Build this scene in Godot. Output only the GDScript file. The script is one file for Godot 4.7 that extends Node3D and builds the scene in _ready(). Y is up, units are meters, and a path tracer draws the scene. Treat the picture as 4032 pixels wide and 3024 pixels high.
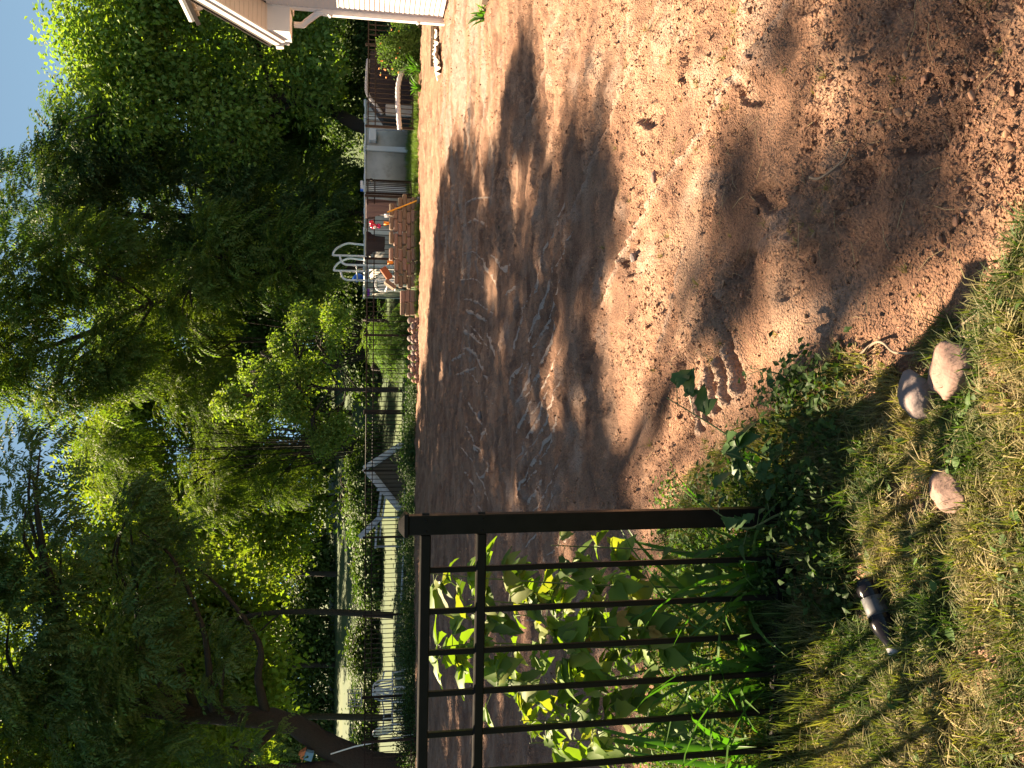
extends Node3D
# Back garden with freshly graded soil, seen over a metal fence; the photograph was taken with the phone on its side.

var rng := RandomNumberGenerator.new()
var used := {}
var M := {}
var SUN := Vector3(0.413, -0.766, 0.492).normalized()   # the way the sunlight travels
var n1 := FastNoiseLite.new()
var n2 := FastNoiseLite.new()
var n3 := FastNoiseLite.new()
var n4 := FastNoiseLite.new()
var cell := FastNoiseLite.new()

# ---------------------------------------------------------------- helpers
func numbered(called: String) -> String:
	var k: int = used.get(called, 0)
	used[called] = k + 1
	return called if k == 0 else "%s_%03d" % [called, k]

func thing(called: String, label: String, category: String, at := Vector3.ZERO, turn := 0.0, group := "") -> Node3D:
	var o := Node3D.new()
	o.name = numbered(called)
	add_child(o)
	o.position = at
	o.rotation.y = turn
	o.set_meta("label", label)
	o.set_meta("category", category)
	if group != "":
		o.set_meta("group", group)
	return o

func part(called: String, mesh: Mesh, m: Material, parent: Node3D, xf := Transform3D.IDENTITY) -> MeshInstance3D:
	var o := MeshInstance3D.new()
	o.name = called
	o.mesh = mesh
	o.material_override = m
	o.transform = xf
	parent.add_child(o, true)
	return o

func solo(called: String, mesh: Mesh, m: Material, label: String, category: String, xf := Transform3D.IDENTITY, group := "") -> MeshInstance3D:
	var o := part(numbered(called), mesh, m, self, xf)
	o.set_meta("label", label)
	o.set_meta("category", category)
	if group != "":
		o.set_meta("group", group)
	return o

func struct_(called: String, mesh: Mesh, m: Material) -> MeshInstance3D:
	var o := part(called, mesh, m, self)
	o.set_meta("kind", "structure")
	return o

func copies(called: String, mesh: Mesh, m: Material, xfs: Array, cols: Array, parent: Node3D) -> MultiMeshInstance3D:
	var mm := MultiMesh.new()
	mm.transform_format = MultiMesh.TRANSFORM_3D
	mm.use_colors = cols.size() > 0
	mm.mesh = mesh
	mm.instance_count = xfs.size()
	for i in xfs.size():
		mm.set_instance_transform(i, xfs[i])
		if cols.size() > 0:
			mm.set_instance_color(i, cols[i])
	var o := MultiMeshInstance3D.new()
	o.name = called
	o.multimesh = mm
	o.material_override = m
	parent.add_child(o, true)
	return o

func begin() -> SurfaceTool:
	var st := SurfaceTool.new()
	st.begin(Mesh.PRIMITIVE_TRIANGLES)
	return st

func done(st: SurfaceTool) -> ArrayMesh:
	st.generate_normals()
	return st.commit()

func tri(st: SurfaceTool, a: Vector3, b: Vector3, c: Vector3) -> void:   # counter-clockwise from outside
	st.add_vertex(a)
	st.add_vertex(c)
	st.add_vertex(b)

func quad(st: SurfaceTool, a: Vector3, b: Vector3, c: Vector3, d: Vector3) -> void:
	tri(st, a, b, c)
	tri(st, a, c, d)

func flat(st: SurfaceTool) -> void:
	st.set_smooth_group(-1)

func box(st: SurfaceTool, c: Vector3, s: Vector3, b := Basis.IDENTITY, ch := 0.0) -> void:
	# a box with chamfered edges
	flat(st)
	var h := s * 0.5
	ch = minf(ch, minf(h.x, minf(h.y, h.z)) * 0.8)
	if ch <= 0.0:
		var v := []
		for i in 8:
			v.append(c + b * Vector3(h.x * (1 if i & 1 else -1), h.y * (1 if i & 2 else -1), h.z * (1 if i & 4 else -1)))
		for q in [[4, 5, 7, 6], [1, 0, 2, 3], [5, 1, 3, 7], [0, 4, 6, 2], [6, 7, 3, 2], [0, 1, 5, 4]]:
			quad(st, v[q[0]], v[q[1]], v[q[2]], v[q[3]])
		return
	var f := {}
	for i in 8:
		var sx := 1.0 if i & 1 else -1.0
		var sy := 1.0 if i & 2 else -1.0
		var sz := 1.0 if i & 4 else -1.0
		f[[i, 0]] = c + b * Vector3(sx * h.x, sy * (h.y - ch), sz * (h.z - ch))
		f[[i, 1]] = c + b * Vector3(sx * (h.x - ch), sy * h.y, sz * (h.z - ch))
		f[[i, 2]] = c + b * Vector3(sx * (h.x - ch), sy * (h.y - ch), sz * h.z)
	for q in [[4, 5, 7, 6, 2], [1, 0, 2, 3, 2], [5, 1, 3, 7, 0], [0, 4, 6, 2, 0], [6, 7, 3, 2, 1], [0, 1, 5, 4, 1]]:
		quad(st, f[[q[0], q[4]]], f[[q[1], q[4]]], f[[q[2], q[4]]], f[[q[3], q[4]]])
	for e in [[0, 1, 1, 2], [2, 3, 1, 2], [4, 5, 1, 2], [6, 7, 1, 2], [0, 2, 0, 2], [1, 3, 0, 2], [4, 6, 0, 2], [5, 7, 0, 2], [0, 4, 0, 1], [1, 5, 0, 1], [2, 6, 0, 1], [3, 7, 0, 1]]:
		out_quad(st, c, f[[e[0], e[2]]], f[[e[1], e[2]]], f[[e[1], e[3]]], f[[e[0], e[3]]])
	for i in 8:
		out_tri(st, c, f[[i, 0]], f[[i, 1]], f[[i, 2]])

func out_tri(st: SurfaceTool, c: Vector3, p: Vector3, q: Vector3, r: Vector3) -> void:
	if (q - p).cross(r - p).dot((p + q + r) / 3.0 - c) < 0:
		tri(st, p, r, q)
	else:
		tri(st, p, q, r)

func out_quad(st: SurfaceTool, c: Vector3, p: Vector3, q: Vector3, r: Vector3, s: Vector3) -> void:
	if (q - p).cross(r - p).dot((p + q + r + s) / 4.0 - c) < 0:
		quad(st, p, s, r, q)
	else:
		quad(st, p, q, r, s)

func box_mesh(s: Vector3, ch := 0.0) -> ArrayMesh:
	var st := begin()
	box(st, Vector3.ZERO, s, Basis.IDENTITY, ch)
	return done(st)

func bar(st: SurfaceTool, a: Vector3, b: Vector3, w: float, h: float, ch := 0.0, up := Vector3.UP) -> void:
	var d := (b - a).normalized()
	var sx := d.cross(up)
	if sx.length() < 0.01:
		sx = d.cross(Vector3.RIGHT)
	sx = sx.normalized()
	var u := sx.cross(d).normalized()
	box(st, (a + b) * 0.5, Vector3(w, h, a.distance_to(b)), Basis(sx, u, -d), ch)

func bar_mesh(a: Vector3, b: Vector3, w: float, h: float, ch := 0.0, up := Vector3.UP) -> ArrayMesh:
	var st := begin()
	bar(st, a, b, w, h, ch, up)
	return done(st)

func tube(st: SurfaceTool, pts: Array, rad: Array, sides := 8, rough := 0.0, capped := true) -> void:
	st.set_smooth_group(0)
	var rings := []
	var side := Vector3.RIGHT
	for i in pts.size():
		var d: Vector3 = (pts[mini(i + 1, pts.size() - 1)] - pts[maxi(i - 1, 0)]).normalized()
		side = (side - d * side.dot(d))
		if side.length() < 0.05:
			side = d.cross(Vector3(0.3, 0.2, 0.9))
		side = side.normalized()
		var u := d.cross(side)
		var ring := []
		for k in sides:
			var a := TAU * k / sides
			var r: float = rad[i]
			if rough > 0.0:
				var q: Vector3 = pts[i] + (side * cos(a) + u * sin(a)) * r
				r *= 1.0 + rough * n3.get_noise_3d(q.x * 9.0, q.y * 3.0, q.z * 9.0)
			ring.append(pts[i] + (side * cos(a) + u * sin(a)) * r)
		rings.append(ring)
	for i in pts.size() - 1:
		for k in sides:
			var k2 := (k + 1) % sides
			quad(st, rings[i][k], rings[i][k2], rings[i + 1][k2], rings[i + 1][k])
	if capped:
		st.set_smooth_group(1)
		for e in [0, pts.size() - 1]:
			for k in sides:
				var k2 := (k + 1) % sides
				if e == 0:
					tri(st, pts[e], rings[e][k2], rings[e][k])
				else:
					tri(st, pts[e], rings[e][k], rings[e][k2])

func tube_mesh(pts: Array, rad: Array, sides := 8, rough := 0.0, capped := true) -> ArrayMesh:
	var st := begin()
	tube(st, pts, rad, sides, rough, capped)
	return done(st)

func smooth_path(pts: Array, steps := 4) -> Array:
	var out := []
	for i in pts.size() - 1:
		var p0: Vector3 = pts[maxi(i - 1, 0)]
		var p1: Vector3 = pts[i]
		var p2: Vector3 = pts[i + 1]
		var p3: Vector3 = pts[mini(i + 2, pts.size() - 1)]
		for k in steps:
			out.append(p1.cubic_interpolate(p2, p0, p3, float(k) / steps))
	out.append(pts[-1])
	return out

func taper(n: int, a: float, b: float) -> Array:
	var out := []
	for i in n:
		out.append(lerpf(a, b, float(i) / maxf(1, n - 1)))
	return out

func lathe(prof: Array, sides := 20) -> ArrayMesh:   # prof: Vector2(radius, height) from bottom to top
	var st := begin()
	st.set_smooth_group(0)
	for i in prof.size() - 1:
		for k in sides:
			var a := TAU * k / sides
			var b := TAU * (k + 1) / sides
			var p: Vector2 = prof[i]
			var q: Vector2 = prof[i + 1]
			quad(st, Vector3(p.x * cos(a), p.y, -p.x * sin(a)), Vector3(p.x * cos(b), p.y, -p.x * sin(b)), Vector3(q.x * cos(b), q.y, -q.x * sin(b)), Vector3(q.x * cos(a), q.y, -q.x * sin(a)))
	return done(st)

func prism(outline: Array, depth: float) -> ArrayMesh:   # outline in x, y (counter-clockwise), thickness along z
	var st := begin()
	flat(st)
	var p2 := PackedVector2Array(outline)
	var idx := Geometry2D.triangulate_polygon(p2)
	for i in range(0, idx.size(), 3):
		var a := p2[idx[i]]
		var b := p2[idx[i + 1]]
		var c := p2[idx[i + 2]]
		if (b - a).cross(c - a) < 0:
			var t := b
			b = c
			c = t
		tri(st, Vector3(a.x, a.y, depth / 2), Vector3(b.x, b.y, depth / 2), Vector3(c.x, c.y, depth / 2))
		tri(st, Vector3(a.x, a.y, -depth / 2), Vector3(c.x, c.y, -depth / 2), Vector3(b.x, b.y, -depth / 2))
	for i in p2.size():
		var a := p2[i]
		var b := p2[(i + 1) % p2.size()]
		quad(st, Vector3(a.x, a.y, -depth / 2), Vector3(b.x, b.y, -depth / 2), Vector3(b.x, b.y, depth / 2), Vector3(a.x, a.y, depth / 2))
	return done(st)

func stone_mesh(size: Vector3, sd: int, facets := 0.25, rings := 9, segs := 14, bumps := 1.0) -> ArrayMesh:
	# a lump: a sphere pushed about by noise and cut flat by a few random planes
	var r := RandomNumberGenerator.new()
	r.seed = sd
	var cuts := []
	for i in 7:
		cuts.append([Vector3(r.randfn(), r.randfn(), r.randfn()).normalized(), r.randf_range(1.0 - facets * 1.3, 1.0)])
	var st := begin()
	st.set_smooth_group(0)
	var g := []
	for i in rings + 1:
		var row := []
		for k in segs:
			var a := PI * i / rings
			var b := TAU * k / segs
			var d := Vector3(sin(a) * cos(b), cos(a), sin(a) * sin(b))
			var q := 1.0 + 0.16 * n3.get_noise_3d(d.x * (14 if bumps == 1.0 else 1.2) + sd * 7.7, d.y * (14 if bumps == 1.0 else 1.2), d.z * (14 if bumps == 1.0 else 1.2)) + 0.06 * bumps * bumps * bumps * n3.get_noise_3d(d.x * 50 + sd, d.y * 50, d.z * 50)
			for c in cuts:
				var dt: float = d.dot(c[0])
				if dt > 0.05:
					q = minf(q, c[1] / dt)
			row.append(d * q * size * 0.5)
		g.append(row)
	for i in rings:
		for k in segs:
			var k2 := (k + 1) % segs
			if i > 0:
				tri(st, g[i][k], g[i + 1][k2], g[i][k2])
			if i < rings - 1:
				tri(st, g[i][k], g[i + 1][k], g[i + 1][k2])
	return done(st)

func lin(r: float, g: float, b: float) -> Color:
	return Color(r, g, b).linear_to_srgb()

func mat(key: String, c: Color, rough := 0.8, metal := 0.0) -> StandardMaterial3D:
	var m := StandardMaterial3D.new()
	m.resource_name = key
	m.albedo_color = c
	m.roughness = rough
	m.metallic = metal
	M[key] = m
	return m

func noise_tex(freq: float, octaves: int, ramp: Array, sd: int, size := 512, as_normal := false, bump := 4.0, kind := FastNoiseLite.TYPE_SIMPLEX_SMOOTH) -> NoiseTexture2D:
	var t := NoiseTexture2D.new()
	var n := FastNoiseLite.new()
	n.noise_type = kind
	n.frequency = freq
	n.fractal_octaves = octaves
	n.seed = sd
	t.noise = n
	t.width = size
	t.height = size
	t.seamless = true
	t.as_normal_map = as_normal
	t.bump_strength = bump
	if ramp.size() > 0:
		var g := Gradient.new()
		g.offsets = PackedFloat32Array(ramp.map(func(e): return e[0]))
		g.colors = PackedColorArray(ramp.map(func(e): return e[1]))
		t.color_ramp = g
	return t

func grey(v: float) -> Color:
	return lin(v, v, v)

func leaf_mat(key: String, c: Color, back: Color, rough := 0.45) -> StandardMaterial3D:
	var m := mat(key, c, rough)
	m.cull_mode = BaseMaterial3D.CULL_DISABLED
	m.backlight_enabled = true
	m.backlight = back
	m.metallic_specular = 0.3
	m.vertex_color_use_as_albedo = true
	return m

func rnd(a: float, b: float) -> float:
	return rng.randf_range(a, b)

func ss(a: float, b: float, x: float) -> float:
	return smoothstep(a, b, x)

# ---------------------------------------------------------------- ground shape
func land(x: float, z: float) -> float:   # the lie of the land
	var d := -z
	var y := 0.09 * ss(9.0, 18.0, d)
	y += 0.1 * maxf(0.0, sqrt(pow(maxf(d - 28.0, 0.0), 2.0) + 9.0) - 3.0) * (1.0 - 0.5 * ss(90.0, 200.0, d))
	return y

const GX0 := -5.0
const GZ0 := -17.0
const GS := 0.014
const GW := 743
const GH := 1164
var relief := PackedFloat32Array()
var pale := PackedFloat32Array()

func stamp(c: Vector2, along: Vector2, hl: float, hw: float, f: Callable) -> void:
	# runs f(u, v) -> Vector2(height, paleness) over a turned rectangle; u along, v across, both in metres
	var r := hl + hw
	var side := Vector2(-along.y, along.x)
	for j in range(maxi(0, int((c.y - r - GZ0) / GS)), mini(GH, int((c.y + r - GZ0) / GS) + 2)):
		for i in range(maxi(0, int((c.x - r - GX0) / GS)), mini(GW, int((c.x + r - GX0) / GS) + 2)):
			var p := Vector2(GX0 + i * GS, GZ0 + j * GS) - c
			var u := p.dot(along)
			var v := p.dot(side)
			if absf(u) < hl and absf(v) < hw:
				var e: Vector2 = f.call(u, v)
				relief[j * GW + i] += e.x
				pale[j * GW + i] = maxf(pale[j * GW + i], e.y)

func ridge(pts: Array, w: float, h: float, tone: float) -> void:
	# a thin wale of soil squeezed up along a line, smeared pale on its crest
	for k in pts.size() - 1:
		var a: Vector2 = pts[k]
		var b: Vector2 = pts[k + 1]
		var L := a.distance_to(b)
		stamp((a + b) * 0.5, (b - a).normalized(), L * 0.5 + w * 0.5, w * 3.0, func(u: float, v: float) -> Vector2:
			var wob := v + 0.9 * w * n2.get_noise_2d(u * 2.5 + a.x * 7.0, a.y * 7.0)
			var q := exp(-wob * wob / (w * w * 0.6))
			var side := exp(-pow(wob - w * 1.6, 2.0) / (w * w * 0.7))
			var broken := clampf(0.85 + 1.0 * n2.get_noise_2d(a.x * 31.0 + u * 5.0, a.y * 17.0), 0.0, 1.0)
			return Vector2((h * q - h * 0.8 * side) * broken, tone * ss(0.25, 0.6, q) * broken))

func footprint(c: Vector2, ang: float, L := 0.29, W := 0.105, deep := 0.022) -> void:
	stamp(c, Vector2(cos(ang), sin(ang)), L * 0.7, W * 0.95, func(u: float, v: float) -> Vector2:
		var waist := W * 0.5 * (0.82 + 0.18 * cos(u / L * TAU * 1.3))
		var e := Vector2(u / (L * 0.5), v / waist).length()
		var inside := 1.0 - ss(0.85, 1.02, e)
		var rim := exp(-pow((e - 1.18) / 0.16, 2.0))
		var tread := 0.35 * ss(-0.2, 0.3, sin(u * TAU / 0.024 + 0.6 * sin(v * 60.0)))
		return Vector2(-deep * inside * (1.0 - tread) + 0.010 * rim, 0.35 * inside * tread))

func wale(pts: Array, w: float, h: float, soil_node: Node3D) -> void:
	# a thin wale of paler clay squeezed up through the graded soil along a line
	var path := smooth_path(pts.map(func(p): return Vector3(p.x, 0, p.y)), 12)
	var st := begin()
	st.set_smooth_group(0)
	var rows := []
	for i in path.size():
		var p: Vector3 = path[i]
		var d: Vector3 = (path[mini(i + 1, path.size() - 1)] - path[maxi(i - 1, 0)]).normalized()
		var t := float(i) / (path.size() - 1)
		var k := clampf(0.85 + 0.5 * n2.get_noise_2d(p.x * 4.0, p.z * 4.0), 0.45, 1.15) * sqrt(maxf(0.02, sin(PI * clampf(t, 0.02, 0.98))))
		var sd := Vector3(-d.z, 0, d.x) * w * k
		p += sd * 0.35 * n2.get_noise_2d(p.x * 9.0 + 5.0, p.z * 9.0)
		var a := p - sd
		var b := p + sd
		var ground := 0.0
		for e in [Vector3.ZERO, d * 0.03, d * -0.03, d * 0.06, d * -0.06]:
			ground += soil(p.x + e.x, p.z + e.z) / 5.0
		ground = maxf(ground, soil(p.x, p.z) - 0.002)
		a.y = ground - 0.008
		b.y = ground - 0.008
		p.y = ground + h * k
		rows.append([a, p, b])
	for i in rows.size() - 1:
		for c in 2:
			quad(st, rows[i][c], rows[i][c + 1], rows[i + 1][c + 1], rows[i + 1][c])
	part("clay_wale", done(st), M.wale, soil_node)

func wales(soil_node: Node3D) -> void:
	var lines := [[0.97, -10.77, 0.68, -8.98], [0.76, -11.09, 0.46, -9.46], [0.51, -10.99, 0.34, -9.85, 0.01, -8.85], [0.55, -8.92, 0.26, -8.28], [1.36, -8.68, 1.10, -7.81, 1.11, -7.4], [1.43, -9.37, 0.96, -8.26], [0.84, -7.71, 0.87, -7.24], [0.82, -6.17, 0.72, -6.43], [0.85, -5.64, 0.55, -6.19, 0.31, -6.66], [0.59, -6.94, 0.23, -7.37], [0.48, -5.83, 0.36, -6.08], [0.32, -5.77, 0.0, -6.23], [0.18, -6.93, -0.01, -7.36], [0.2, -6.36, -0.03, -6.78, -0.2, -7.13], [-0.03, -5.81, -0.64, -6.97], [-0.26, -5.66, -0.59, -6.33, -1.0, -7.1], [-0.12, -6.4, -0.43, -7.19], [0.2, -9.84, 0.13, -11.79], [0.4, -10.91, 0.34, -12.42], [-0.72, -9.8, -0.79, -9.6], [-0.86, -8.7, -1.1, -9.52], [-0.71, -6.05, -0.99, -6.63], [-0.51, -9.05, -0.65, -9.41]]
	for l in lines:
		var o := []
		for i in range(0, l.size(), 2):
			o.append(Vector2(l[i], l[i + 1]))
		wale(o, 0.016 + 0.0019 * absf(l[1]), 0.016, soil_node)
	# the same grooves repeat to the side, fainter
	var rr := RandomNumberGenerator.new()
	rr.seed = 14
	for k in 12:
		var x := 1.2 - k * 0.24 + rr.randf_range(-0.05, 0.05)
		wale([Vector2(x, -5.4 + rr.randf_range(-0.3, 0.2)), Vector2(x - 0.36, -6.1), Vector2(x - 0.66, -6.9 + rr.randf_range(-0.4, 0.2))], rr.randf_range(0.008, 0.015), 0.007, soil_node)
		x = 2.4 - k * 0.32 + rr.randf_range(-0.06, 0.06)
		wale([Vector2(x, -11.2 + rr.randf_range(-0.3, 0.3)), Vector2(x - 0.14, -10.0), Vector2(x - 0.42, -8.8 + rr.randf_range(-0.3, 0.3))], rr.randf_range(0.012, 0.024), 0.008, soil_node)

func sample(a: PackedFloat32Array, x: float, z: float) -> float:
	var u := (x - GX0) / GS
	var v := (z - GZ0) / GS
	if u < 0 or v < 0 or u >= GW - 1.001 or v >= GH - 1.001:
		return 0.0
	var i := int(u)
	var j := int(v)
	var k := j * GW + i
	u -= i
	v -= j
	return lerpf(lerpf(a[k], a[k + 1], u), lerpf(a[k + GW], a[k + GW + 1], u), v)

var edge_line := [Vector2(1.9, -0.7), Vector2(0.62, -1.2), Vector2(0.33, -1.45), Vector2(0.18, -1.60), Vector2(0.09, -1.76), Vector2(0.04, -2.15), Vector2(-0.05, -2.42), Vector2(-0.2, -2.78), Vector2(-0.37, -3.2), Vector2(-0.67, -3.45), Vector2(-1.19, -3.56), Vector2(-1.75, -3.61), Vector2(-4.0, -3.7)]
var grass_poly := PackedVector2Array()

func grass_inside(x: float, z: float) -> float:   # metres inside the grass (negative outside)
	var p := Vector2(x, z)
	var best := 9.0
	for i in edge_line.size() - 1:
		best = minf(best, p.distance_to(Geometry2D.get_closest_point_to_segment(p, edge_line[i], edge_line[i + 1])))
	return best if Geometry2D.is_point_in_polygon(p, grass_poly) else -best

func soil(x: float, z: float) -> float:
	var d := -z
	var y := land(x, z)
	y += 0.030 * n1.get_noise_2d(x * 0.9, z * 0.9) + 0.016 * n1.get_noise_2d(x * 3.1 + 40, z * 3.1)
	var roughness := clampf(0.68 + 0.95 * n1.get_noise_2d(x * 1.3 + 90, z * 1.3 - 30), 0.22, 1.0)
	var fine := n2.get_noise_2d(x * 11.0, z * 11.0)
	y += roughness * (0.022 * fine + 0.006 * n2.get_noise_2d(x * 75.0, z * 75.0))
	# clods of two sizes, thickest where the ground was torn up
	var k := ss(0.25, 0.75, roughness)
	y -= k * (0.018 * cell.get_noise_2d(x * 17.0, z * 17.0) + 0.006 * cell.get_noise_2d(x * 38.0 + 5.0, z * 38.0))
	# combed by the blade and the tracks: long scratches that run across the plot
	if d > 4.0:
		var comb := n3.get_noise_2d(x * 1.2, z * 15.0 + 0.8 * x)
		y += 0.022 * comb * ss(3.6, 6.0, d)
		y += 0.015 * n3.get_noise_2d(x * 3.0 + 0.6 * z, z * 26.0) * ss(4.0, 7.0, d)
	y += sample(relief, x, z)
	return y

func relief_maps() -> void:
	relief.resize(GW * GH)
	pale.resize(GW * GH)
	# pale smears left by the tracks, in chevrons
	var V := func(a: Array) -> Array:
		var o := []
		for i in range(0, a.size(), 2):
			o.append(Vector2(a[i], a[i + 1]))
		return o
	# edges of the tyre and track lanes near by
	ridge(V.call([1.45, -1.6, 1.15, -2.62, 1.11, -2.95, 0.87, -3.59, 0.72, -3.98, 0.45, -4.5]), 0.022, 0.028, 0.6)
	ridge(V.call([0.56, -3.31, 0.38, -3.41, 0.15, -3.58]), 0.024, 0.024, 0.55)
	ridge(V.call([1.9, -3.2, 1.5, -4.2, 1.1, -5.3]), 0.024, 0.022, 0.45)
	ridge(V.call([2.9, -4.6, 2.4, -6.0, 1.9, -7.6]), 0.03, 0.024, 0.4)
	# lugs of a track pressed deep into the bank by the grass
	var dir := Vector2(-0.18, -0.4).normalized()
	stamp(Vector2(-0.02, -3.0), dir, 0.34, 0.10, func(u: float, v: float) -> Vector2:
		var lug := ss(-0.25, 0.15, sin(u * TAU / 0.098))
		var fade := 1.0 - ss(0.22, 0.30, absf(u))
		return Vector2((-0.065 * (1.0 - lug) + 0.014 * lug) * fade * (1.0 - ss(0.085, 0.10, absf(v))), 0.6 * lug * fade))
	for f in [[0.55, -2.05, 1.1], [0.78, -2.25, 0.9], [0.62, -2.55, 1.9], [0.95, -1.95, 1.2], [0.35, -2.35, 1.0], [0.42, -2.75, 1.4], [1.15, -2.2, 1.5], [0.1, -3.3, 0.6], [1.4, -3.3, 0.5], [1.55, -3.0, 1.2], [1.25, -3.7, 1.8], [1.9, -4.1, 1.1], [2.3, -4.8, 0.7], [1.75, -4.9, 0.9], [2.7, -5.6, 1.2], [2.1, -5.9, 0.4], [3.3, -6.4, 1.1], [0.6, -4.0, 2.0], [0.2, -4.7, 1.2], [1.0, -4.75, 0.5], [0.25, -2.9, 2.4], [0.7, -3.05, 0.8], [1.05, -2.75, 2.2], [0.6, -1.75, 1.5], [1.0, -1.55, 1.0]]:
		footprint(Vector2(f[0], f[1]), f[2], 0.29, 0.105, 0.032)
	# rows of short cuts from tracks
	var r := RandomNumberGenerator.new()
	r.seed = 5
	for k in 260:
		var c := Vector2(r.randf_range(-1.5, 5.0), r.randf_range(-15.0, -3.2))
		stamp(c, Vector2.from_angle(r.randf_range(0.2, 1.4)), 0.07, 0.05, func(u: float, v: float) -> Vector2:
			return Vector2(-0.034 * exp(-(u * u) / 0.0016 - (v * v) / 0.0007) + 0.014 * exp(-pow(v - 0.035, 2.0) / 0.0003 - u * u / 0.0016), 0.0))
	for k in 120:   # smooth smeared plates
		var c := Vector2(r.randf_range(-1.5, 3.5), r.randf_range(-8.0, -1.5))
		var hl := r.randf_range(0.06, 0.2)
		stamp(c, Vector2.from_angle(r.randf_range(0.9, 2.1)), hl * 1.4, hl * 0.7, func(u: float, v: float) -> Vector2:
			var q := exp(-pow(u / hl, 4.0) - pow(v / (hl * 0.45), 4.0)) * clampf(0.7 + n2.get_noise_2d(u * 40.0 + c.x * 50.0, v * 40.0), 0.0, 1.0)
			return Vector2(0.008 * q, 0.5 * q))

func soil_mesh() -> ArrayMesh:
	# rows get longer with distance, columns fan out, so that each patch is about as fine as the eye can see from the grass
	var zs := []
	var d := 0.7
	while d < 20.3:
		zs.append(d)
		d += maxf(0.0075, 0.0027 * pow(d, 1.4))
	var cols := 740
	var pos := PackedVector3Array()
	var col := PackedColorArray()
	pos.resize(zs.size() * cols)
	col.resize(zs.size() * cols)
	var base := Color(0.300, 0.160, 0.094)
	var dark := Color(0.150, 0.074, 0.043)
	var clay := Color(0.40, 0.250, 0.165)
	var grey_clay := Color(0.30, 0.245, 0.205)
	for r in zs.size():
		var dd: float = zs[r]
		for c in cols:
			var u := -0.56 + 1.12 * c / (cols - 1.0)
			var x: float = u * (dd + 1.2)
			var z := -dd
			var k := r * cols + c
			pos[k] = Vector3(x, soil(x, z), z)
			var a := n1.get_noise_2d(x * 1.1 + 300, z * 1.7)
			var b := n2.get_noise_2d(x * 4.0 + 70, z * 5.0)
			var q := base.lerp(dark, clampf(0.28 + 1.3 * a + 0.6 * b, 0.0, 0.9))
			var streak := n3.get_noise_2d(x * 1.6 + 0.5 * z, z * 22.0) * ss(3.5, 7.0, dd)
			q = q.lerp(dark, clampf(streak * 1.1, 0.0, 0.6)).lerp(clay, clampf(-streak * 0.9, 0.0, 0.5))
			q = q.lerp(clay, clampf(-0.08 + 1.3 * n1.get_noise_2d(x * 0.8 - 50, z * 2.2) + 0.5 * b, 0.0, 0.75))
			# a greyer lens of subsoil by the corner of the house
			q = q.lerp(grey_clay, 0.75 * ss(0.0, 0.5, n1.get_noise_2d(x * 0.7 + 11, z * 1.6) + 0.55 - 0.35 * Vector2((x - 5.0) / 2.2, (z + 11.5) / 1.6).length()))
			q = q.lerp(Color(0.44, 0.33, 0.26), sample(pale, x, z))
			col[k] = q
	return grid_mesh(pos, col, zs.size(), cols)

func grid_mesh(pos: PackedVector3Array, col: PackedColorArray, rows: int, cols: int) -> ArrayMesh:
	var nor := PackedVector3Array()
	nor.resize(pos.size())
	var idx := PackedInt32Array()
	idx.resize((rows - 1) * (cols - 1) * 6)
	var w := 0
	for r in rows:
		for c in cols:
			var k := r * cols + c
			var dx := pos[k + (1 if c < cols - 1 else 0)] - pos[k - (1 if c > 0 else 0)]
			var dz := pos[k + (cols if r < rows - 1 else 0)] - pos[k - (cols if r > 0 else 0)]
			var n := dx.cross(dz).normalized()
			nor[k] = n if n.y > 0 else -n
			if r < rows - 1 and c < cols - 1:
				idx[w] = k
				idx[w + 1] = k + cols
				idx[w + 2] = k + 1
				idx[w + 3] = k + 1
				idx[w + 4] = k + cols
				idx[w + 5] = k + cols + 1
				w += 6
	var arr := []
	arr.resize(Mesh.ARRAY_MAX)
	arr[Mesh.ARRAY_VERTEX] = pos
	arr[Mesh.ARRAY_NORMAL] = nor
	arr[Mesh.ARRAY_COLOR] = col
	arr[Mesh.ARRAY_INDEX] = idx
	var m := ArrayMesh.new()
	m.add_surface_from_arrays(Mesh.PRIMITIVE_TRIANGLES, arr)
	return m

func lawn_mesh() -> ArrayMesh:
	# one sheet out to the horizon; it dips under the graded soil
	var zs := [12.0, 6.0, 2.0, 0.0, -0.6]
	var d := 1.2
	while d < 700.0:
		zs.append(-d)
		d += maxf(0.5, d * 0.045)
	var xs := []
	for i in 81:
		var t := (i - 40) / 40.0
		xs.append(signf(t) * (absf(t) * 26.0 + pow(absf(t), 4.0) * 500.0))
	var pos := PackedVector3Array()
	var col := PackedColorArray()
	for z in zs:
		for x in xs:
			var y := land(x, z) + 0.05 * n1.get_noise_2d(x * 0.4, z * 0.4)
			var under := (1.0 - ss(18.6, 20.0, -z)) * (1.0 - ss(0.50, 0.56, absf(x) / (maxf(-z, 0.0) + 1.2)))
			if -z < 0.6 and z < 3.0:
				under = 1.0
			y -= 0.22 * under
			pos.append(Vector3(x, y, z))
			var a := n1.get_noise_2d(x * 0.35, z * 0.35)
			var b := n2.get_noise_2d(x * 2.0, z * 2.0)
			col.append(Color(0.026, 0.062, 0.008).lerp(Color(0.050, 0.080, 0.012), clampf(0.35 + a + 0.5 * b, 0.0, 1.0)))
	return grid_mesh(pos, col, zs.size(), xs.size())

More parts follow.
